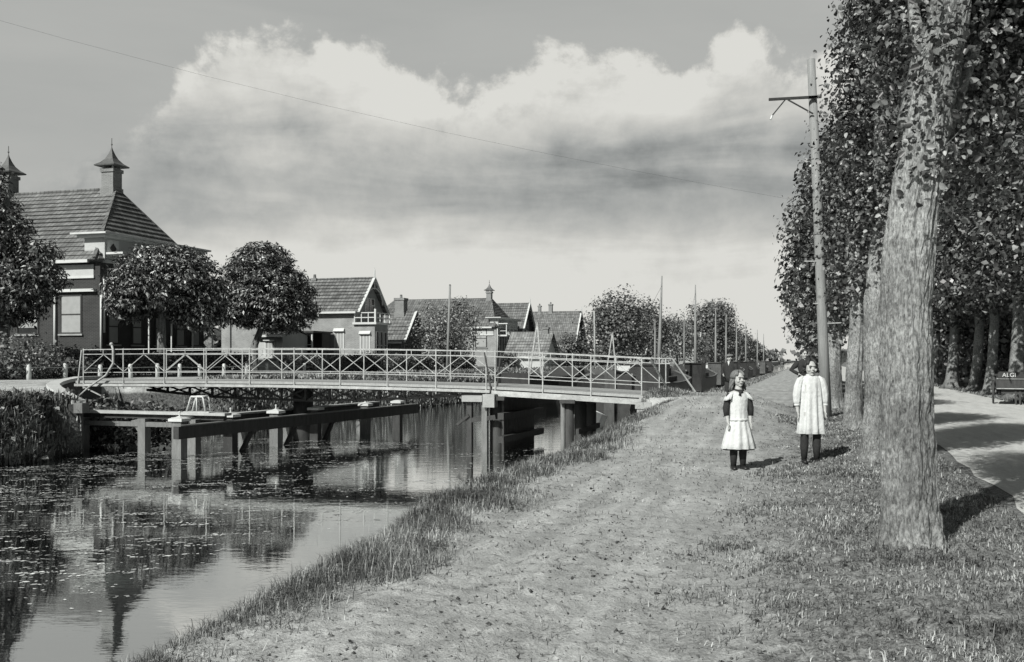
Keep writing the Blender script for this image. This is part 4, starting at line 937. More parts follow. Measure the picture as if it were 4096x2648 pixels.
for i, (o, c) in enumerate(((10.5, 60), (15, 84), (11, 98), (20, 66), (22, 90), (13, 120), (24, 48))):
    tw('garden_tree', o, c, ['bushy garden tree behind the roadside row, before the blind window', 'tall garden tree deep behind the roadside row', 'dark garden tree closing the road at the far end', 'garden tree behind the brick house at the right', 'tall backmost tree at the right, dark between the trunks', 'farthest tree closing the avenue', 'tree behind the rightmost brick house'][i],
       trunk=[(0, 0, 0), (0, 0, 4), (0, 0, 8)], trad=[.3, .25, .06], blobs=[(0, 0, 5, 4, 4, 3.6), (.5, 0, 9, 3.6, 3.6, 3), (-1, 0, 2.8, 2.8, 2.8, 1.8)],
       nclump=330, nleaf=24, leaf=.34, spread=.6, seed=51 + i, n=10, step=.6, hole=.2, group='garden trees behind the road')

# chestnuts in front of the houses
G3 = 'round chestnuts before the houses'
tw('chestnut_tree', -29, 39.9, 'broad round chestnut tree hiding the front of the big farmhouse',
   trunk=[(0, 0, 0), (0, 0, 1.5), (0, 0, 3), (0, 0, 5)], trad=[.24, .2, .18, .06], blobs=[(.25, 0, 4.35, 2.45, 2.5, 1.65), (-1.1, -.2, 3.7, 1.45, 1.5, 1.0), (1.5, .3, 3.5, 1.45, 1.6, 1.3), (.6, 0, 5.2, 1.6, 1.7, .95), (2.0, .3, 2.9, .95, 1.2, .8), (-1.5, -.2, 3.0, .7, .9, .5)],
   nclump=1500, nleaf=24, leaf=.185, spread=.15, mat=MT['chest'], seed=71, hole=.24, shell=.6, asp=.38, droop=1.1, flat=.45, group=G3)
tw('chestnut_tree', -29, 49.1, 'taller egg-shaped chestnut tree standing clear against the sky',
   trunk=[(-.6, 0, 0), (-.6, 0, 1.5), (0, 0, 3), (0, 0, 5.5)], trad=[.24, .19, .17, .06], blobs=[(0, 0, 4.6, 2.45, 2.5, 2.1), (.0, 0, 5.9, 1.7, 1.8, 1.35), (.9, 0, 3.5, 1.9, 1.9, 1.2), (-1.0, 0, 3.6, 1.7, 1.8, 1.1)],
   nclump=1500, nleaf=24, leaf=.195, spread=.16, mat=MT['chest'], seed=72, hole=.24, shell=.6, asp=.38, droop=1.1, flat=.45, group=G3)
tw('chestnut_tree', -29.8, 31.2, 'chestnut tree at the left edge with branches reaching over the side wall of the farmhouse',
   trunk=[(0, 0, 0), (0, 0, 2.5), (.2, 0, 4.5), (.2, 0, 7.5)], trad=[.28, .22, .18, .06], blobs=[(-.6, 0, 3.6, 2.1, 2.2, 1.7), (.9, .2, 4.0, 1.3, 1.3, .8), (1.3, .2, 4.95, .75, .8, .42), (-.3, 0, 5.8, 1.2, 1.3, 1.4), (-.5, 0, 7.2, .85, .9, 1.3), (-.9, .2, 2.6, 1.4, 1.4, .7), (1.0, 0, 3.3, .9, 1.1, .6)],
   nclump=1250, nleaf=24, leaf=.175, spread=.15, mat=MT['chest'], seed=73, hole=.2, shell=.6, asp=.38, droop=1.1, flat=.45, group=G3)
# looser trees farther along the far bank
GF = 'trees along the far bank'
def far_tree(o, c, label, w_, h, seed, pale=False, base=1.0, leaf=.3, nc=260, hole=.3):
    r = w_ / 2; rng = np.random.RandomState(seed)
    bl = [(0, 0, base + (h - base) * .45, r, r, (h - base) * .45), (0, 0, base + (h - base) * .76, r * .66, r * .66, (h - base) * .25)]
    for k in range(5):
        a = rng.rand() * 6.28; bl.append((r * .55 * math.cos(a), r * .55 * math.sin(a), base + (h - base) * (.25 + .5 * rng.rand()), r * .5, r * .5, (h - base) * .24))
    return tw('tree', o, c, label, trunk=[(0, 0, 0), (0, 0, h * .3), (.1, 0, h * .6), (.1, 0, h * .85)], trad=[.03 * h, .024 * h, .016 * h, .02], blobs=bl, nclump=nc, nleaf=26, leaf=leaf, spread=r * .16, mat=MT['leaf_pale' if pale else 'leaf_far'],
              seed=seed, hole=hole, n=8, step=.6, group=GF, asp=.7)
far_tree(-27.5, 72.0, 'pale loose young tree behind the leaning pole', 4.2, 4.7, 81, True, .5, .15, 300, .43)
far_tree(-27.5, 77.5, 'darker narrow tree topping the pale one beside the distant farmhouse', 2.9, 5.9, 82, True, .8, .15, 230, .40)
far_tree(-26.0, 70, 'small dark bush-like tree at the foot of the leaning pole', 2.8, 2.9, 83, False, .1, .15, 220)
far_tree(-26.5, 112, 'ivy dark shrub tree against the shed gable', 3.4, 3.6, 84, False, .1, .2, 220)
far_tree(-24, 129, 'wide rugged tree right of the pointed gable', 9.0, 9.4, 85, False, .2, .34, 420)
far_tree(-24, 150, 'second rugged tree joined to the wide one', 7.6, 9.6, 86, False, .2, .34, 380)
far_tree(-23, 179, 'pale feathery tree behind the tallest mast', 9, 8.6, 87, True, .2, .38, 330, .4)
far_tree(-22, 243, 'great domed tree over the far barges', 13.0, 14.8, 88, False, .5, .46, 480, .25)
far_tree(-22, 285, 'lower rounded tree right of the domed one', 9.5, 10, 89, False, .3, .5, 300)
far_tree(-22, 330, 'small far tree stepping down towards the horizon', 9, 9, 90, False, .3, .6, 220)
far_tree(-22, 400, 'smallest far tree at the end of the far bank line', 10, 7.5, 91, False, .3, .7, 200)

# ================================================================== POLES
def utility_pole():
    p = W(.28, 26.1)
    t = empty('telephone_pole', (p.x, p.y, H(.28, 26.1) - .05), 0, 'tall round timber telephone pole with an iron side arm, standing before the tree row', 'pole')
    b = MB(); b.tube([(0.06, 0, 0), (-.02, 0, 2.0), (-.14, 0, 5.0), (-.30, .05, 9.0)], [.145, .125, .115, .098], 16); b.build('shaft', MT['pole'], t, True)
    b = MB(); b.bar((.12, 0, 0), (.02, 0, 2.2), .10, .08); b.build('foot_stay', MT['tar'], t)
    b = MB(); b.bar((-.14, -.13, 8.02), (-1.40, -.13, 7.95), .06); b.bar((-.10, -.13, 8.02), (-.42, -.13, 8.0), .06); b.build('side_arm', MT['iron'], t)
    b = MB(); b.bar((-.93, -.14, 7.94), (-.30, -.12, 7.6), .03); b.bar((-1.0, -.14, 7.94), (-1.32, -.14, 7.55), .03); b.build('arm_brace', MT['iron'], t)
    b = MB(); b.tube([(-1.32, -.14, 7.55), (-1.36, -.14, 7.45)], .03, 6); b.build('insulator', MT['white'], t)
    for z, x in ((4.62, -.13), (4.05, -.105)):
        b = MB(); b.tube([(x, 0, z), (x, 0, z + .06)], .135, 14); b.build('collar', MT['wood'], t)
    for z, x0, x1 in ((4.55, -.1, .9), (4.2, -.1, .5), (3.95, -.1, -.5), (2.4, 0, .42), (2.9, -.05, -.28), (5.55, -.15, .9)):
        b = MB(); b.bar((x0, -.05, z), (x1, -.05, z + (.02 if x1 > 0 else 0)), .025); b.build('step_rod', MT['rail'], t)
    return t
utility_pole()
def wires():
    p = W(.28, 26.1)
    a = Vector((p.x - .25, p.y, 5.45)); e = Vector((-24.0, 12, 11.5)); b = MB(); pts = [a.lerp(e, k / 14) - Vector((0, 0, 1.0 * math.sin(math.pi * k / 14))) for k in range(15)]
    b.tube(pts, .0016, 4); tag(b.build('telephone_wire', MT['iron']), 'thin telephone wire sagging left from the tall pole', 'wire')
wires()
def plain_pole(o, c, dx, h, r, label, mat='pole', name='pole'):
    p = W(o, c); t = empty(name, (p.x, p.y, H(o, c) - .1), 0, label, 'pole')
    b = MB(); b.tube([(0, 0, 0), (dx * .5, 0, h * .5), (dx, 0, h)], [r, r * .9, r * .75], 10); b.build('shaft', MT[mat], t, True)
    b = MB(); b.tube([(dx, 0, h), (dx, 0, h + .06)], [r * .9, r * .4], 10); b.build('pole_top', MT['iron'], t)
plain_pole(-25.5, 68.5, .22, 6.3, .10, 'slightly leaning bare pole standing behind the bridge rail, left of the distant farmhouse')
plain_pole(-25.2, 119, -.1, 6.8, .12, 'bare pole left of the wide rugged tree', 'rail')
plain_pole(-24.5, 280, 0, 17, .28, 'left one of a pair of thin far poles near the horizon', 'pole')
plain_pole(-24.2, 285, 0, 17, .25, 'right one of a pair of thin far poles near the horizon', 'pole')

# ================================================================== BARGES
def barge(o, c, Lh, Bw, label, mast=True, mh=8.0, moff=.5, seed=0, stern_box=True, paler=False, aframe=False, mlean=0):
    t = thing_oc('barge', o, c, WATER, label, 'barge', 'peat barges moored in the canal')
    m = MT['hull_faded'] if paler else MT['hull']  # chosen barges take the paler hull tone
    rings = []; n = 13
    for i in range(n):
        f = i / (n - 1); e = abs(2 * f - 1); wd = Bw / 2 * (1 - .55 * max(0, e - .72) ** 1.0 / .28 * 1.0); sh = 1.15 + .55 * e ** 3
        y = Lh * f
        rings.append([(-wd, y, sh), (-wd * .98, y, .3), (-wd * .8, y, -.4), (wd * .8, y, -.4), (wd * .98, y, .3), (wd, y, sh)])
    b = MB(); b.loft(rings); b.build('hull', m, t)
    b = MB()
    for i in range(n - 1):
        for sd in (0, 5):
            a = Vector(rings[i][sd]); c2 = Vector(rings[i + 1][sd]); b.bar(a, c2, .12, .10)
    b.build('gunwale', MT['wood'], t)
    b = MB(); b.box(-Bw * .36, Bw * .36, Lh * .2, Lh * .75, 1.1, 1.45); b.build('hatch', MT['tar'], t)
    if stern_box:
        b = MB(); b.box(Bw * .20, Bw * .5 + .02, .2, Lh * .22, .3, 2.15); b.box(Bw * .16, Bw * .5 + .06, .1, Lh * .22 + .05, 2.15, 2.22); b.build('leeboard', m, t)
        b = MB(); b.bar((0, -.35, -.3), (0, -.1, 1.9), .12, .5); b.build('rudder', MT['tar'], t)
    b = MB(); b.box(-Bw * .3, Bw * .2, Lh * .8, Lh * .93, 1.3, 1.9); cb = b.build('cabin', MT['white' if paler else 'tar'], t)
    if mast:
        b = MB(); y = Lh * moff; b.tube([(0, y, 1), (mlean * .5, y, mh * .5), (mlean, y, mh)], [.13, .11, .04], 8); b.build('mast', MT['pole'], t, True)
        b = MB(); b.bar((mlean, y, mh * .92), (.2, Lh * .95, 1.8), .012); b.bar((mlean, y, mh * .92), (.2, .3, 1.8), .012); b.build('stay', MT['iron'], t)
    if aframe:
        b = MB(); y = Lh * .3; hh = 4.6; b.bar((-.55, y, 1.1), (0, y, hh), .09); b.bar((.3, y, 1.1), (0, y, hh), .09); b.bar((-.25, y, 2.6), (.15, y, 2.6), .05); b.build('trestle_mast', MT['rail'], t)
    return t
barge(-9.3, 47.5, 16, 4.6, 'nearest dark barge, its tarred stern board rising beside the bridge rail end', mh=7.7, moff=.97, mlean=.25)
barge(-8.9, 67.5, 14, 3.6, 'second dark barge behind the nearest one, with a tall thin mast', mh=8.4, moff=.93)
barge(-9.2, 86, 16, 3.6, 'third barge with a pale cabin, seen past the man in the cap', mh=7.6, moff=.96, paler=True)
barge(-9.0, 105, 13, 3.4, 'fourth barge of the moored line, a thin mast over its bow', mh=7.4, moff=.5)
barge(-9.0, 121, 14, 3.4, 'fifth barge of the moored line, low and dark', mh=7.6, moff=.45)
barge(-9.0, 138, 15, 3.4, 'sixth barge of the moored line, mast against the domed tree', mh=7.8, moff=.5)
barge(-8.6, 160, 15, 3.2, 'seventh barge with a white cabin near the bend', mh=7.4, moff=.6, paler=True)
barge(-9.0, 192, 16, 3.4, 'last barge of the moored line, small before the horizon', mh=7.5, moff=.5)
barge(-15.4, 52, 15, 3.6, 'open barge against the far bank with a slender trestle mast', mast=False, aframe=True, stern_box=False, mh=0)
barge(-15.2, 74, 15, 3.6, 'second far bank barge with a small trestle mast and faded hull', mast=False, aframe=True, stern_box=False, mh=0, paler=True)
barge(-15.2, 94, 14, 3.4, 'third far bank barge tucked under the rugged trees', mh=6.5, stern_box=False)
barge(-15.2, 118, 14, 3.4, 'fourth far bank barge with a short mast', mh=8.2, stern_box=False)
def rowboat(o, c, label, L=3.4, rz=0.0):
    t = thing_oc('rowing_boat', o, c, WATER, label, 'rowing boat', 'rowing boats beside the barges', rz)
    rings = []
    for i in range(9):
        f = i / 8; e = abs(2 * f - 1); wd = .55 * (1 - e ** 2.4) + .06; sh = .38 + .25 * e ** 2; y = L * f
        rings.append([(-wd, y, sh), (-wd * .7, y, 0), (0, y, -.12), (wd * .7, y, 0), (wd, y, sh), (wd * .88, y, sh), (wd * .55, y, .1), (-wd * .55, y, .1), (-wd * .88, y, sh)])
    b = MB(); b.loft(rings); b.build('hull', MT['white'], t)
    for f in (.3, .6):
        b = MB(); b.box(-.48, .48, L * f, L * f + .2, .28, .32); b.build('thwart', MT['wood'], t)
rowboat(-5.7, 46, 'white rowing boat moored close by the bank behind the bridge end')
rowboat(-7.2, 33.8, 'pale upturned looking skiff seen under the fixed span', 2.8, .3)
rowboat(-5.6, 103, 'small white skiff beside the third barge', 4)

# ================================================================== SHRUBS AND HEDGES
def bush(name, o, c, label, rx, ry, rz, n, leaf, mat, seed, cat='shrub', group=None, hole=.15, droop=0, asp=.6):
    rng = np.random.RandomState(seed); t = thing_oc(name, o, c, H(o, c), label, cat, group)
    b = MB()
    for k in range(6):
        a = k * 1.05; b.tube([(0, 0, 0), (rx * .4 * math.cos(a), ry * .4 * math.sin(a), rz * .9), (rx * .7 * math.cos(a), ry * .7 * math.sin(a), rz * 1.4)], [.03, .02, .008], 5)
    b.build('stem', MT['bark_far'], t)
    C, N = crown_points([(0, 0, rz * .85, rx, ry, rz), (rx * .3, -ry * .3, rz * .6, rx * .6, ry * .6, rz * .7)], n, 20, rng, min(rx, ry, rz) * .22, .5, hole)
    C[:, 2] = np.abs(C[:, 2]) + .02
    leaf_mesh('foliage', C, N, leaf, mat, t, rng, asp=asp, droop=droop)
    return t
bush('garden_shrub', -27.8, 28.8, 'rounded garden shrub with pale leaves behind the white fence at the far left', 1.7, 2.6, .85, 420, .12, MT['leaf_pale'], 101)
bush('garden_shrub', -28.5, 33.5, 'dark garden shrub in the shade of the farmhouse', 1.2, 2.2, .6, 260, .14, MT['leaf_far'], 102)
bush('garden_shrub', -26.9, 58.5, 'dark rounded shrub with light flower heads before the veranda', 1.2, 1.7, .6, 260, .14, MT['leaf_far'], 103)
def hedge(o0, c0, c1, w_, h, label, seed, leaf=.12, mat='leaf_far', n=600, o1=None):
    rng = np.random.RandomState(seed); t = thing_oc('hedge', o0, c0, H(o0, c0), label, 'hedge', 'garden hedges')
    L = c1 - c0; k = n * 14; side = (o1 - o0) if o1 else 0
    u = rng.rand(k); f = rng.rand(k)
    P = np.stack([side * u + (rng.rand(k) - .5) * w_, L * u, h * f ** .7 * (.85 + .3 * fbm(u * L * .8, u * 0, 2, seed))], -1)
    N = np.stack([np.sign(P[:, 0] - side * u) * .8, -.3 + 0 * u, .6 + 0 * u], -1)
    b = MB()
    for q in np.linspace(.3, L - .3, max(3, int(L / 1.2))): b.tube([(side * q / L, q, -.1), (side * q / L + .05, q, h * .8)], [.04, .02], 5)
    b.build('stem', MT['bark_far'], t)
    leaf_mesh('foliage', P, N, leaf, MT[mat], t, rng)
hedge(-28.8, 34, 47, .8, 1.0, 'low dark hedge before the big farmhouse', 111, .14)
hedge(-26.8, 47.5, 61, .9, .95, 'clipped hedge between the chestnut and the balcony house', 112, .15)
hedge(-27.2, 61.5, 79, .8, 1.0, 'garden hedge before the balcony house and the cottage', 113, .17)
hedge(-27, 88, 150, 1.0, 1.3, 'long rough hedge running along the far lane', 114, .3, n=700)
hedge(9.4, 44, 78, 1.2, 1.3, 'dark hedge under the trees beyond the road', 115, .2, n=900)
hedge(9.6, 20, 43, 1.2, 1.5, 'hedge at the right edge behind the roadside trees', 116, .18, n=500)
hedge(9.4, 79, 160, 1.4, 2.2, 'far hedge closing the view beyond the road', 117, .4, n=700)

def far_woods():
    rng = np.random.RandomState(5); t = []
    n = 16000; u = rng.rand(n)
    # a low tree line along the horizon, both sides of the canal
    C = []
    for (x0, y0, x1, y1, h, k) in ((-420, 520, 165, 620, 9, 9000), (165, 560, 330, 900, 7, 3000), (60, 150, 200, 420, 9, 4000), (-160, 190, -40, 330, 8, 4000)):
        f = rng.rand(k); x = x0 + (x1 - x0) * f + rng.normal(0, 3, k); y = y0 + (y1 - y0) * f + rng.normal(0, 6, k)
        hh = h * (.45 + .9 * fbm(f * abs(x1 - x0) * .05, f * 0, 3, int(h))); C.append(np.stack([x, y, rng.rand(k) ** .8 * hh], -1))
    C = np.concatenate(C); N = np.tile(np.array([0, -.6, .6]), (len(C), 1))
    o = leaf_mesh('distant_woods', C, N, 3.0, MT['leaf_far'], None, rng, asp=.8); tag(o, 'low band of far woodland along the horizon', 'woodland', kind='stuff')
far_woods()

# ================================================================== GRASS, WEEDS, LITTER
def blades(name, P, L, wd, mat, rng, lean=.5, label=None, cat='grass', yaw=None):
    n = len(P); th = rng.rand(n) * 2 * np.pi; ln = rng.rand(n) * lean
    d = np.stack([np.cos(th), np.sin(th), 0 * th], -1); side = np.stack([-np.sin(th), np.cos(th), 0 * th], -1)
    up = np.array([0, 0, 1.0]); L = L[:, None]; wv = side * wd[:, None] if hasattr(wd, '__len__') else side * wd
    m = P + up * L * .55 + d * L * ln[:, None] * .25; e = P + up * L * (.95 - .35 * ln[:, None]) + d * L * ln[:, None] * 1.0
    V = np.stack([P - wv, P + wv, m + wv * .7, m - wv * .7, e], 1)
    n5 = np.arange(n)[:, None] * 5
    V = V.reshape(-1, 3); 
    F = np.concatenate([n5 + np.array([[0, 1, 2]]), n5 + np.array([[0, 2, 3]]), n5 + np.array([[3, 2, 4]])])
    return tag(np_mesh(name, V, F, mat), label, cat, kind='stuff')
def scatter(rng, n, o0, o1, c0, c1, power=1.0, mask=None):
    c = c0 + (c1 - c0) * rng.rand(n) ** power; o = o0 + (o1 - o0) * rng.rand(n)
    if mask is not None:
        k = rng.rand(n) < mask(o, c); o = o[k]; c = c[k]
    z = height(o, c); return np.stack([o * CT + c * ST, -o * ST + c * CT, z], -1), o, c
rng = np.random.RandomState(17)
P, o, c = scatter(rng, 470000, -5.3, -2.3, 2.5, 30, 1.5, lambda o, c: sstep(o - .55 * (1 - sstep(c, 5, 12.5)), -5.2, -4.7) * (1 - sstep(o - .55 * (1 - sstep(c, 5, 12.5)) + 1.3 * (fbm(o * .9, c * .9, 3, 61) - .5), -3.9, -3.0)) * (.35 + 1.1 * fbm(o * 1.6, c * 1.6, 3, 62)) * (1 - (c > 24.6) * (c < 28.5) * (o < -4.1)))
k = P[:, 2] > WATER - .05; P = P[k]; c = c[k]; o = o[k]
L = (.035 + .14 * rng.rand(len(P)) ** 3 * (1 + 1.0 * sstep(-o, 3.7, 4.5))) * (.35 + 1.5 * fbm(o * 1.3, c * 1.3, 3, 63) ** 1.3); wd = .0012 + .00027 * c
blades('bank_grass', P, L, wd, MT['grass'], rng, 1.7, 'shaggy grass growing along the near water edge')
P, o, c = scatter(rng, 420000, -3.6, 1.95, 2.6, 34, 1.7, lambda o, c: np.clip(sstep(o + 2.6 * (fbm(o * .6, c * .6, 3, 64) - .5), -1.0, .9), .03, 1) * (.25 + 1.7 * np.clip(fbm(o * 2.2, c * 2.2, 3, 65) - .38, 0, 1) * 2.2))
L = (.012 + .045 * rng.rand(len(P)) ** 2) * (.5 + 1.2 * fbm(o * 1.7, c * 1.7, 2, 78)); blades('verge_turf', P, L, .0014 + .00035 * c, MT['grass'], rng, 1.6, 'short worn turf on the path and round the tree feet')
P, o, c = scatter(rng, 26000, 6.95, 9.4, 25, 90, 1.2); L = .05 + .12 * rng.rand(len(P)); blades('roadside_grass', P, L, .012, MT['grass'], rng, 1.0, 'grass strip under the trees beyond the road')
# left bank herbs
P, o, c = scatter(rng, 60000, -19.2, -16.4, 9, 21, 1.0, lambda o, c: sstep(o, -19.0, -18.3) * (.3 + fbm(o * 1.2, c * 1.2, 3, 66)))
k = P[:, 2] > WATER - .02; P = P[k]
blades('left_bank_herbs', P, .10 + .38 * rng.rand(len(P)) ** 2, .016, MT['grass'], rng, .9, 'tall rank herbs on the far bank at the left edge')
P, o, c = scatter(rng, 50000, -20.8, -17.4, 28, 110, 1.4); k = P[:, 2] > WATER - .02; P = P[k]
blades('far_bank_grass', P, .08 + .22 * rng.rand(len(P)) ** 2, .03, MT['grass'], rng, 1.0, 'grassy slope of the far bank beyond the bridge')
P, o, c = scatter(rng, 26000, -6.2, -3.6, 28.6, 120, 1.5); k = P[:, 2] > WATER - .02; P = P[k]
blades('towpath_edge_grass', P, .06 + .2 * rng.rand(len(P)) ** 2, .02, MT['grass'], rng, 1.0, 'grass fringe of the towpath beyond the bridge')
# broad leaves among the herbs
P, o, c = scatter(rng, 9000, -18.6, -16.5, 10, 21.0, 1.0, lambda o, c: .8 + 0 * o); k = P[:, 2] > WATER; P = P[k]; P[:, 2] += .03 + .25 * rng.rand(len(P))
tag(leaf_mesh('bank_foliage', P, np.tile([0, -.4, .8], (len(P), 1)), .13, MT['leaf'], None, rng), 'broad leaved weeds overhanging the water at the left', 'weeds', kind='stuff')
P, o, c = scatter(rng, 6000, -19.4, -16.6, 22.3, 24.0, 1.0); P[:, 2] = WATER + .05 + rng.rand(len(P)) ** .7 * 1.05 * sstep(o, -19.6, -18.6) * (.5 + fbm(o * 2, c * 2, 2, 77))
tag(leaf_mesh('pit_weeds', P, np.tile([0, -.4, .8], (len(P), 1)), .11, MT['leaf'], None, rng), 'weeds growing in the swing pit beside the plank walkway', 'weeds', kind='stuff')
# clods and litter on the path
def clods():
    rng = np.random.RandomState(23); P, o, c = scatter(rng, 22000, -4.2, 2.0, 2.8, 24, 1.5, lambda o, c: np.clip(2.2 * (fbm(o * .8, c * .8, 3, 67) - .30), .05, 1))
    n = len(P); s = (.005 + .013 * rng.rand(n) ** 3)[:, None]
    base = np.array([(1, 0, 0), (0, 1, 0), (-1, 0, 0), (0, -1, 0), (0, 0, .8), (0, 0, -.6)])
    V = P[:, None, :] + (base[None] * (1 + .5 * (rng.rand(n, 6, 1) - .5)) + .25 * rng.normal(0, 1, (n, 6, 3))) * s[:, None, :] 
    F = np.array([(0, 1, 4), (1, 2, 4), (2, 3, 4), (3, 0, 4), (1, 0, 5), (2, 1, 5), (3, 2, 5), (0, 3, 5)])
    F = (np.arange(n)[:, None, None] * 6 + F[None]).reshape(-1, 3)
    tag(np_mesh('earth_clods', V.reshape(-1, 3), F, MT['litter']), 'loose earth crumbs and small clods on the path', 'clods', kind='stuff')
    P, o, c = scatter(rng, 5200, -3.2, 2.1, 2.8, 18, 1.4, lambda o, c: .25 + .75 * sstep(o, -1, 1)); P[:, 2] += .006
    tag(leaf_mesh('fallen_leaves', P, np.tile([0, 0, 1.0], (len(P), 1)), .032, MT['litter'], None, rng, jitter=.35), 'dry leaves and bits lying under the trees', 'leaves', kind='stuff')
clods()
def duckweed():
    rng = np.random.RandomState(29); V = []; F = []
    def patch(x, y, a, b, ang):
        n = 10; base = len(V); ca, sa = math.cos(ang), math.sin(ang)
        for k in range(n):
            t = 2 * math.pi * k / n; r = .6 + .7 * rng.rand(); px = a * math.cos(t) * r; py = b * math.sin(t) * r
            V.append((x + px * ca - py * sa, y + px * sa + py * ca, WATER + .004))
        F.append(tuple(range(base, base + n)))
    for i in range(1500):
        c = 8.5 + 19 * rng.rand() ** .85; o = -17 + 10.5 * rng.rand(); p = W(o, c)
        dens = float(fbm(p.x * .35, p.y * 1.0, 3, 71))
        if rng.rand() > max(0, (dens - .34)) * 3.2 * (1.0 if p.x < -3.2 + .0 * p.y else .35): continue
        L_ = .12 + .75 * rng.rand() ** 2.0; an = .16 * rng.normal() + .22; q_ = 4 + int(L_ * 34); ph = rng.rand() * 6
        for j in range(q_):
            f_ = (j / q_ - .5) * 2 * L_; w_ = .05 * math.sin(f_ * 5 + ph) + .025 * rng.normal()
            if rng.rand() < .25: continue
            a_ = .012 + .034 * rng.rand() ** 1.5; patch(p.x + f_ * math.cos(an) - w_ * math.sin(an), p.y + f_ * math.sin(an) + w_, a_, a_ * (.35 + .5 * rng.rand()), rng.rand() * 3)
    for i in range(2600):
        c = 8 + 20 * rng.rand(); o = -17 + 10.5 * rng.rand(); p = W(o, c); patch(p.x, p.y, .012 + .02 * rng.rand(), .010 + .012 * rng.rand(), rng.rand() * 3)
    me = bpy.data.meshes.new('duckweed'); me.from_pydata(V, [], F); me.materials.append(MT['weed']); ob = bpy.data.objects.new('duckweed', me); COL.objects.link(ob)
    tag(ob, 'streaks of pale duckweed floating on the dark canal', 'duckweed', kind='stuff')
duckweed()
def reeds():
    rng = np.random.RandomState(31)
    for i, (o, c, lab) in enumerate(((-3.95, 5.0, 'spiky reed clump at the water edge in the lower left corner'), (-4.1, 7.6, 'arching reed clump halfway along the near bank'), (-4.35, 9.6, 'reed clump leaning over the bright water'), (-3.85, 4.3, 'low reed clump nearest the camera'))):
        t = thing_oc('reed_clump', o, c, max(H(o, c), WATER - .05), lab, 'reeds', 'reed clumps on the near bank'); b = MB()
        for k in range(26):
            a = rng.rand() * 6.28; L_ = .25 + .35 * rng.rand(); r = .18 * rng.rand(); q = .5 * rng.rand()
            x, y = r * math.cos(a), r * math.sin(a); dx, dy = q * L_ * math.cos(a), q * L_ * math.sin(a)
            b.tube([(x, y, -.05), (x + dx * .3, y + dy * .3, L_ * .6), (x + dx, y + dy, L_ * .95)], [.005, .004, .001], 4, squash=.4)
        b.build('stalks', MT['grass'], t)
reeds()

# ================================================================== PEOPLE
def ell_ring(cx, cy, z, rx, ry, n=40, amp=0.0, k=12, ph=0.0, tilt=0.0):
    r = []
    for j in range(n):
        t = 2 * math.pi * j / n; f = 1 + amp * math.sin(k * t + ph) + amp * .5 * math.sin((k * .5 + 1) * t + 1.3 + ph)
        r.append((cx + rx * f * math.cos(t), cy + ry * f * math.sin(t), z + tilt * math.cos(t)))
    return r
def hand(b, wrist, tip_dir, side, s, curl=.35):
    """palm, four unequal curled fingers and a thumb that leaves the side of the palm"""
    wv = Vector(wrist); d = Vector(tip_dir).normalized(); a = Vector((0, -1, 0)); a = (a - d * a.dot(d)).normalized(); n = d.cross(a) * side
    # fingers spread along a, curl towards n (the thigh)
    L = .075 * s
    b.tube([wv - d * .02 * s, wv + d * .02 * s, wv + d * L], [(.017 * s, .016 * s), (.030 * s, .014 * s), (.034 * s, .012 * s)], 10, up=a)
    for i, (off, ln) in enumerate(((.026, .062), (.009, .070), (-.009, .066), (-.026, .052))):
        p0 = wv + d * (L * .85) + a * off * s; p1 = p0 + (d + a * off * 2) * ln * .45 * s; p2 = p1 + (d + n * curl).normalized() * ln * .32 * s; p3 = p2 + (d * .7 + n * (curl + .4)).normalized() * ln * .28 * s
        b.tube([p0, p1, p2, p3], [.0085 * s, .0082 * s, .0075 * s, .006 * s], 8)
    p0 = wv + d * .02 * s + a * .022 * s; p1 = p0 + (d * .7 + a * .7).normalized() * .030 * s; p2 = p1 + (d * .9 + a * .3 + n * .3).normalized() * .028 * s
    b.tube([p0, p1, p2], [.011 * s, .010 * s, .007 * s], 8)
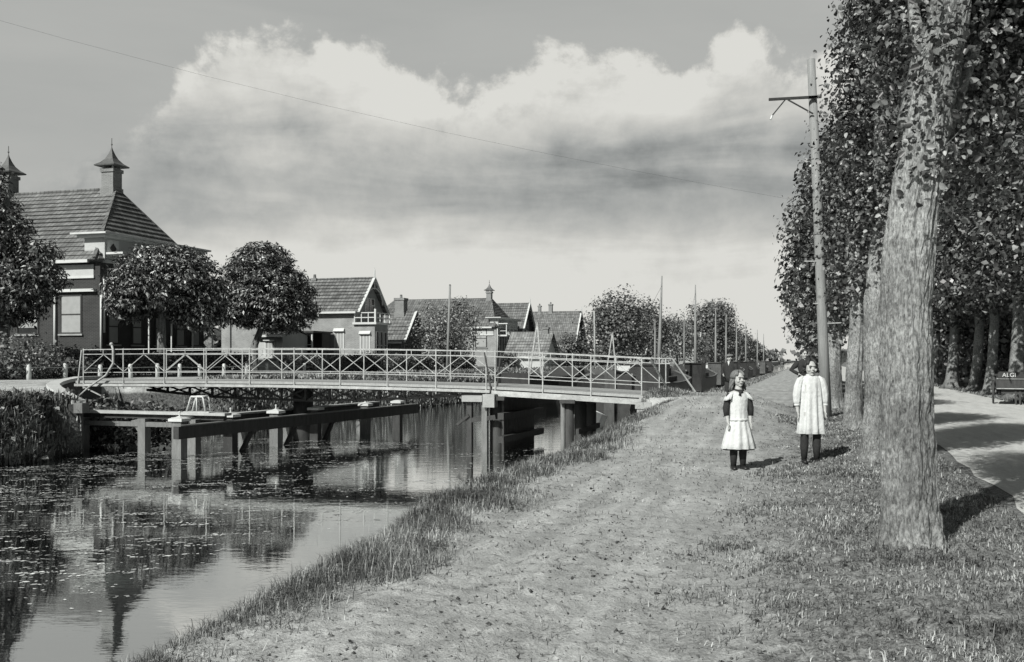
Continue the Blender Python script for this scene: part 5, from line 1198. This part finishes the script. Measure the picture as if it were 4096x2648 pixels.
def person(label, loc, rz, h, arms, kid=True, head_turn=0.0, leg=.050, group=None, smile=False, lean=0.0):
    t = empty('person', loc, rz, label, 'person', group)
    hs = h * (1.13 if kid else 1.0); zc = h - .065 * hs                # head centre
    b = MB(); F = lambda z: z * h
    for sx in (-1, 1):
        b.tube([(sx * leg * h, 0, F(.50)), (sx * leg * h, -.005, F(.38)), (sx * (leg - .002) * h, -.008, F(.27)), (sx * (leg - .002) * h, .008, F(.17)), (sx * leg * h, .01, F(.05)), (sx * leg * h, .005, F(.015))],
               [F(.050), F(.043), F(.031), F(.033), F(.021), F(.022)], 14)
        b.tube([(sx * leg * h, .03, .03), (sx * (leg + .004) * h, -.03, .028), (sx * (leg + .01) * h, -.10, .02)], [(.028, .026), (.033, .026), (.026, .016)], 12, up=(1, 0, 0))
    tr = [(.46, .086, .062), (.52, .090, .066), (.60, .074, .056), (.69, .088, .062), (.76, .096, .058), (.795, .080, .048), (.82, .040, .036), (.85, .031, .032), (.89, .030, .032)]
    b.loft([ell_ring(0, .0, F(z), F(rx), F(ry), 24) for z, rx, ry in tr])
    for sx, pts in arms.items():
        P = [Vector(p) for p in pts]; b.tube([P[0], P[0].lerp(P[1], .5), P[1], P[1].lerp(P[2], .35), P[2]], [F(.029), F(.025), F(.020), F(.021), F(.0135)], 12)
        hand(b, P[2], P[2] - P[1], -1 if sx > 0 else 1, (.82 if kid else 1.0), .35)
    # head as one volume with the rest
    M3 = Matrix.Rotation(head_turn, 3, 'Z')
    def hp(x, y, z): v = M3 @ Vector((x * hs, y * hs, 0)); return (v.x, v.y, zc + z * hs)
    b.ball(hp(0, .010, .010), (.049 * hs, .060 * hs, .056 * hs), 14, 20, M3)
    b.ball(hp(0, -.014, -.022), (.041 * hs, .043 * hs, .048 * hs), 12, 18, M3)
    b.ball(hp(0, -.030, -.058), (.020 * hs, .020 * hs, .014 * hs), 8, 12, M3)            # chin
    b.tube([hp(0, -.055, .004), hp(0, -.065, -.016), hp(0, -.064, -.021)], [.005 * hs, .0095 * hs, .008 * hs], 8)   # nose
    b.ball(hp(0, -.049, .016), (.034 * hs, .010 * hs, .006 * hs), 6, 12, M3)             # brow
    for sx in (-1, 1):
        b.ball(hp(sx * .026, -.042, -.020), (.016 * hs, .014 * hs, .015 * hs), 8, 10, M3)   # cheek
        b.ball(hp(sx * .050, .004, -.012), (.006 * hs, .012 * hs, .017 * hs), 8, 10, M3)    # ear
    b.ball(hp(0, -.052, -.038), (.016 * hs, .006 * hs, .007 * hs), 6, 10, M3)
    body = b.build('body', MT['skin'], t, True)
    rm = body.modifiers.new('remesh', 'REMESH'); rm.mode = 'VOXEL'; rm.voxel_size = .0048; rm.use_smooth_shade = True
    sm = body.modifiers.new('smooth', 'SMOOTH'); sm.factor = .5; sm.iterations = 2
    for sx in (-1, 1):
        e = MB(); e.ball(hp(sx * .0215, -.0545, -.002), (.0085 * hs, .0045 * hs, .0042 * hs), 8, 10, M3); e.build('eye', MT['eye'], t, True)
        e = MB(); e.tube([hp(sx * .010, -.0605, .0125), hp(sx * .022, -.0600, .0155), hp(sx * .034, -.0535, .0125)], [.0018 * hs, .0026 * hs, .0015 * hs], 6); e.build('eyebrow', MT['hair_fair' if kid and not smile else 'hair_dark'], t, True)
    e = MB(); e.tube([hp(-.017, -.0555, -.0375 + (.004 if smile else 0)), hp(0, -.0600, -.0400), hp(.017, -.0555, -.0375 + (.004 if smile else 0))], [.0015 * hs, .0036 * hs, .0015 * hs], 6); e.build('mouth', MT['lip'], t, True)
    return t, hp, hs, zc
def shoes(t, h, leg=.050, mat='black', stock=True, top=.30):
    for sx in (-1, 1):
        b = MB(); b.tube([(sx * leg * h, .038, .034), (sx * (leg + .004) * h, -.03, .033), (sx * (leg + .011) * h, -.115, .024)], [(.036, .034), (.040, .033), (.031, .022)], 14, up=(1, 0, 0))
        b.tube([(sx * leg * h, .008, .03), (sx * leg * h, .008, .10)], [.036, .033], 12); b.build('shoe', MT[mat], t, True)
        if stock:
            b = MB(); b.tube([(sx * leg * h, .008, .05), (sx * (leg - .002) * h, .008, .17 * h), (sx * (leg - .002) * h, -.008, .27 * h), (sx * leg * h, -.005, top * h + .06)], [.038, .040 * h, .038 * h, .048 * h], 14); b.build('stocking', MT['sleeve'], t, True)
def hair_mesh(t, hp, hs, mat, long=0.0, rng=None, bun=False, part=0.0, wavy=.006):
    b = MB(); rng = rng or np.random.RandomState(3)
    # cap of hair: strands swept from the crown over a slightly larger skull
    n = 46
    for k in range(n):
        a = math.pi * (-.36 + 1.72 * k / (n - 1)) - math.pi / 2 + math.pi * .5      # around the back, leaving the face free
        a = -math.pi / 2 + math.pi * .23 + (2 * math.pi - math.pi * .46) * k / (n - 1)
        cx, cy = math.cos(a), math.sin(a); pts = []; rr = []
        end = -.030 if long == 0 else -.05
        for i in range(6):
            f = i / 5; ph = f * (1.75 if cy > -.45 else 1.35); x = cx * math.sin(ph) * .055; y = .012 + cy * math.sin(ph) * .066; z = .014 + math.cos(ph) * .060
            pts.append(hp(x, y, z)); rr.append((.012 if 0 < i < 5 else .008) * hs)
        b.tube(pts, rr, 6)
    b.ball(hp(0, .017, .016), (.054 * hs, .058 * hs, .058 * hs), 12, 18)
    if long > 0:
        for k in range(34):
            a = math.pi * (-.12 + 1.24 * k / 33); x0 = math.cos(a) * .055; y0 = .015 + math.sin(a) * .055; pts = []; rr = []
            for i in range(7):
                f = i / 6; fl = 1 + .35 * f; wob = wavy * 1.4 * math.sin(f * 9 + k); pts.append(hp(x0 * fl + wob, y0 * (1 + .15 * f) + wob, -.005 - long * f * (.85 + .3 * rng.rand() * f))); rr.append(.012 * hs * (1 - .55 * f))
            b.tube(pts, rr, 6)
    if bun: b.ball(hp(0, .075, .02), (.028 * hs, .026 * hs, .028 * hs), 8, 12)
    b.build('hair', MT[mat], t, True)
def sleeve(t, pts, rad, mat, n=16, name='sleeve', amp=.0):
    b = MB(); P = [Vector(p) for p in pts]; L = len(P); b.tube(P, rad, n); b.build(name, MT[mat], t, True)

def girl_one():
    h = 1.38; x, y = 3.17, 14.0; o, c = OC(x, y); z = H(o, c) + .0
    arms = {-1: [(-.125, 0, 1.055), (-.175, .01, .86), (-.165, -.045, .665)], 1: [(.125, 0, 1.055), (.172, .01, .86), (.165, -.03, .665)]}
    t, hp, hs, zc = person('shorter fair haired girl in a white pinafore over dark sleeves, standing on the path', (x, y, z), .12, h, arms, head_turn=.22, group='two girls standing on the path')
    shoes(t, h); hair_mesh(t, hp, hs, 'hair_fair', .085, np.random.RandomState(4))
    b = MB(); R_ = [(1.115, .055, .045, 0), (1.10, .10, .062, 0), (1.07, .142, .078, 0), (1.0, .138, .092, .01), (.90, .130, .094, .015), (.80, .124, .092, .02), (.71, .128, .095, .03), (.66, .142, .108, .05), (.55, .172, .132, .06), (.42, .205, .160, .07), (.305, .235, .185, .075)]
    rings = [ell_ring(0, 0, z_, rx, ry, 84, a, 11, .3 * i) for i, (z_, rx, ry, a) in enumerate(R_)]
    rings.append(ell_ring(0, 0, .3035, .234, .184, 84, .075, 11, 3.0)); rings.append(ell_ring(0, 0, .304, .225, .175, 84, .075, 11, 3)); rings.append(ell_ring(0, 0, .5, .12, .1, 84)); b.loft(rings); b.build('pinafore', MT['dress'], t, True)
    b = MB(); b.loft([ell_ring(0, 0, .40, .19, .145, 60, .05, 9), ell_ring(0, 0, .285, .215, .165, 60, .06, 9), ell_ring(0, 0, .30, .19, .14, 60, .06, 9)]); b.build('skirt', MT['sleeve'], t, True)
    for sx in (-1, 1):
        sleeve(t, [(sx * .115, 0, 1.065), (sx * .15, .005, .98), (sx * .178, .008, .86), (sx * .176, -.012, .76)], [.048, .050, .046, .036], 'sleeve')
        b = MB(); rings = []
        for f, rr, zz in ((0, .045, 1.095), (.35, .066, 1.075), (.75, .086, 1.030), (1.0, .098, .990)):
            rings.append([(sx * (.085 + .075 * f) + sx * rr * .62 * math.cos(q) * (1 + .10 * f * math.sin(9 * q)), rr * .95 * math.sin(q) * (1 + .10 * f * math.sin(9 * q)), zz + .02 * f * math.cos(q) * -1) for q in [2 * math.pi * j / 36 for j in range(36)]])
        b.loft(rings); b.build('frill', MT['dress'], t, True)
    b = MB(); b.tube([(.062 * math.cos(q), -.004 + .055 * math.sin(q), 1.125 - .012 * math.sin(-q)) for q in [2 * math.pi * j / 20 for j in range(21)]], .017, 8)
    b.ball((.012, -.070, 1.095), (.034, .018, .024), 8, 10); b.tube([(.0, -.075, 1.09), (-.012, -.088, 1.045)], [.014, .020], 8); b.build('neckerchief', MT['sleeve'], t, True)
    b = MB(); b.loft([ell_ring(0, 0, .725, .134, .10, 60, .02, 11), ell_ring(0, 0, .69, .14, .105, 60, .02, 11)]); b.build('waistband', MT['dress'], t, True)
girl_one()
def girl_two():
    h = 1.50; y = 14.5; x = 4.33; o, c = OC(x, y); z = H(o, c)
    arms = {-1: [(-.14, 0, 1.14), (-.205, .01, .93), (-.20, -.03, .745)], 1: [(.14, 0, 1.14), (.200, .01, .93), (.195, -.05, .75)]}
    t, hp, hs, zc = person('taller smiling girl in a loose white smock with puffed sleeves, standing on the path', (x, y, z), .05, h, arms, head_turn=.0, smile=True, leg=.062, group='two girls standing on the path')
    shoes(t, h, .062); hair_mesh(t, hp, hs, 'hair_dark', .035, np.random.RandomState(6))
    b = MB(); R_ = [(1.285, .052, .045, 0), (1.265, .10, .062, 0), (1.235, .142, .075, .01), (1.17, .146, .090, .03), (1.05, .148, .10, .07), (.88, .155, .11, .10), (.70, .168, .12, .11), (.56, .180, .13, .115), (.435, .192, .14, .12)]
    rings = [ell_ring(0, 0, z_, rx, ry, 84, a, 9, .12 * i) for i, (z_, rx, ry, a) in enumerate(R_)]
    rings.append(ell_ring(0, 0, .4335, .191, .139, 84, .12, 9, .96)); rings.append(ell_ring(0, 0, .434, .183, .132, 84, .12, 9, .96)); rings.append(ell_ring(0, 0, .6, .12, .1, 84)); b.loft(rings); b.build('smock', MT['dress'], t, True)
    for sx in (-1, 1):
        b = MB(); pts = [(sx * .10, 0, 1.245), (sx * .155, 0, 1.205), (sx * .182, .004, 1.12), (sx * .200, .006, 1.0), (sx * .205, 0, .90), (sx * .208, -.01, .855)]; rad = [.036, .052, .060, .062, .052, .036]
        b2 = MB(); b2.tube(pts, rad, 28); vs = []
        for i in range(len(pts)):
            for j in range(28):
                v = Vector(b2.v[i * 28 + j]); cc = Vector(pts[i]); vs.append(cc + (v - cc) * (1 + .07 * math.sin(j * 2 * math.pi / 28 * 7 + i * .4)))
        b2.v = vs; b2.build('sleeve', MT['dress'], t, True)
        b = MB(); b.tube([(sx * .208, -.010, .865), (sx * .207, -.012, .835)], [.042, .040], 14); b.build('cuff', MT['dress'], t, True)
    b = MB(); b.tube([(.056 * math.cos(q), .05 * math.sin(q), 1.285) for q in [2 * math.pi * j / 20 for j in range(21)]], .012, 8); b.build('collar', MT['dress'], t, True)
girl_two()
def man_cap():
    h = 1.72; x, y = 7.62, 35.0; o, c = OC(x, y); z = H(o, c)
    arms = {-1: [(-.19, 0, 1.38), (-.27, .02, 1.12), (-.16, -.22, 1.02)], 1: [(.19, 0, 1.38), (.25, .03, 1.10), (.20, -.12, .90)]}
    t, hp, hs, zc = person('man in a dark jacket and flat grey cap standing by the canal beyond the bridge', (x, y, z), -.5, h, arms, kid=False, head_turn=-.35)
    hair_mesh(t, hp, hs, 'hair_dark')
    b = MB(); b.loft([ell_ring(0, 0, z_, rx, ry, 40, .015, 7, i) for i, (z_, rx, ry) in enumerate(((.80, .215, .15), (.95, .205, .145), (1.10, .195, .14), (1.28, .215, .145), (1.40, .20, .12), (1.455, .12, .085), (1.49, .07, .065)))]); b.build('jacket', MT['sleeve'], t, True)
    for sx in (-1, 1):
        P = [Vector(p) for p in arms[sx]]; sleeve(t, [P[0] + Vector((0, 0, .02)), P[0].lerp(P[1], .5), P[1], P[1].lerp(P[2], .55), P[1].lerp(P[2], .92)], [.075, .07, .062, .055, .048], 'sleeve')
        b = MB(); b.tube([(sx * .086, 0, .86), (sx * .088, 0, .48), (sx * .088, .01, .06)], [.10, .08, .065], 14); b.build('trouser_leg', MT['sleeve'], t, True)
    shoes(t, h, stock=False)
    b = MB(); b.prism([(-.045, 1.49), (.045, 1.49), (0, 1.33)], -.135, -.12, 'y'); b.build('shirt_front', MT['white'], t)
    b = MB(); b.ball(hp(0, .008, .048), (.076 * hs, .086 * hs, .024 * hs), 8, 20); b.tube([hp(-.03, -.07, .036), hp(.03, -.07, .036)], [(.02, .012), (.02, .012)], 8); b.ball(hp(0, -.066, .034), (.046 * hs, .036 * hs, .006 * hs), 6, 16); b.build('cap', MT['cap'], t, True)
man_cap()
def woman():
    h = 1.66; x, y = 7.95, 27.2; o, c = OC(x, y); z = H(o, c)
    arms = {-1: [(-.17, 0, 1.32), (-.34, .08, 1.12), (-.17, -.08, 1.00)], 1: [(.17, 0, 1.32), (.23, .03, 1.08), (.22, -.06, .86)]}
    t, hp, hs, zc = person('dark haired person in a dark blouse, hand on hip, standing behind the taller girl', (x, y, z), .1, h, arms, kid=False, smile=True)
    hair_mesh(t, hp, hs, 'hair_dark', 0, None, True)
    b = MB(); b.loft([ell_ring(0, 0, z_, rx, ry, 40, .02, 8, i) for i, (z_, rx, ry) in enumerate(((.94, .15, .12), (1.05, .145, .115), (1.2, .19, .135), (1.32, .20, .12), (1.385, .13, .08), (1.43, .055, .055)))]); b.build('blouse', MT['sleeve'], t, True)
    b = MB(); b.loft([ell_ring(0, 0, z_, rx, ry, 48, .04, 10, i * .2) for i, (z_, rx, ry) in enumerate(((1.0, .14, .115), (.9, .18, .15), (.5, .24, .21), (.05, .31, .28)))]); b.build('skirt', MT['sleeve'], t, True)
    for sx in (-1, 1):
        P = [Vector(p) for p in arms[sx]]; sleeve(t, [P[0] + Vector((0, 0, .02)), P[0].lerp(P[1], .5), P[1], P[1].lerp(P[2], .5), P[1].lerp(P[2], .9)], [.070, .074, .060, .048, .040], 'sleeve')
    b = MB(); b.prism([(-.05, 1.41), (.05, 1.41), (0, 1.31)], -.115, -.10, 'y'); b.build('collar', MT['white'], t)
    shoes(t, h, stock=False)
woman()

# ================================================================== CART
def cart():
    p = Vector((17.15, 34.6)); o, c = OC(p.x, p.y)
    t = empty('delivery_cart', (p.x, p.y, H(o, c) + .03), -math.atan(.50), 'dark lettered delivery cart standing on the road at the right edge', 'cart')
    b = MB(); b.box(-.36, .75, -.2, 1.6, .50, .98); b.box(-.40, .79, -.24, 1.64, .98, 1.02); b.build('body', MT['tar'], t)
    b = MB(); b.box(-.30, .80, -.27, -.243, .90, 1.12); sg = b.build('sign_board', MT['iron'], t)
    cu = bpy.data.curves.new('lettering', 'FONT'); cu.body = 'ALGI'; cu.size = .20; cu.extrude = .004; tmp = bpy.data.objects.new('tmp', cu); COL.objects.link(tmp)
    dg = bpy.context.evaluated_depsgraph_get(); me = bpy.data.meshes.new_from_object(tmp.evaluated_get(dg)); bpy.data.objects.remove(tmp)
    me.materials.clear(); me.materials.append(MT['white']); l = bpy.data.objects.new('lettering', me); COL.objects.link(l); l.parent = sg; l.location = (-.17, -.278, .94); l.rotation_euler = (R(90), 0, 0)
    b = MB(); b.box(-.34, .73, -.24, -.203, .52, .55); b.box(-.34, .73, -.24, -.203, .86, .89); b.build('trim', MT['rail'], t)
    b = MB(); b.tube([(-.52, .7, .41), (.95, .7, .41)], .03, 8); b.build('axle', MT['iron'], t, True)
    for x in (-.46, .88):
        b = MB(); n = 28
        b.loft([[(x + dx, .7 + r_ * math.cos(2 * math.pi * k / n), .41 + r_ * math.sin(2 * math.pi * k / n)) for k in range(n)] for dx, r_ in ((-.03, .41), (.03, .41), (.03, .36), (-.03, .36), (-.03, .41))], False, False)
        wh = b.build('wheel', MT['tar'], t)
        b = MB(); b.tube([(x - .09, .7, .41), (x + .09, .7, .41)], .06, 10); b.build('hub', MT['wood'], wh)
        for k in range(10): a = k * math.pi / 5; MB().bar((x, .7, .41), (x, .7 + .37 * math.cos(a), .41 + .37 * math.sin(a)), .035).build('spoke', MT['tar'], wh)
    for x in (-.2, .6): MB().bar((x, 1.5, .66), (x, 3.0, .55), .05).build('shaft', MT['wood'], t)
    for x in (.25, .38): MB().bar((x, -.1, 0), (x, -.1, .62), .06).build('prop', MT['tar'], t)
    b = MB(); b.box(-.2, .6, -.1, 1.4, .36, .497); b.build('under_box', MT['tar'], t)
cart()
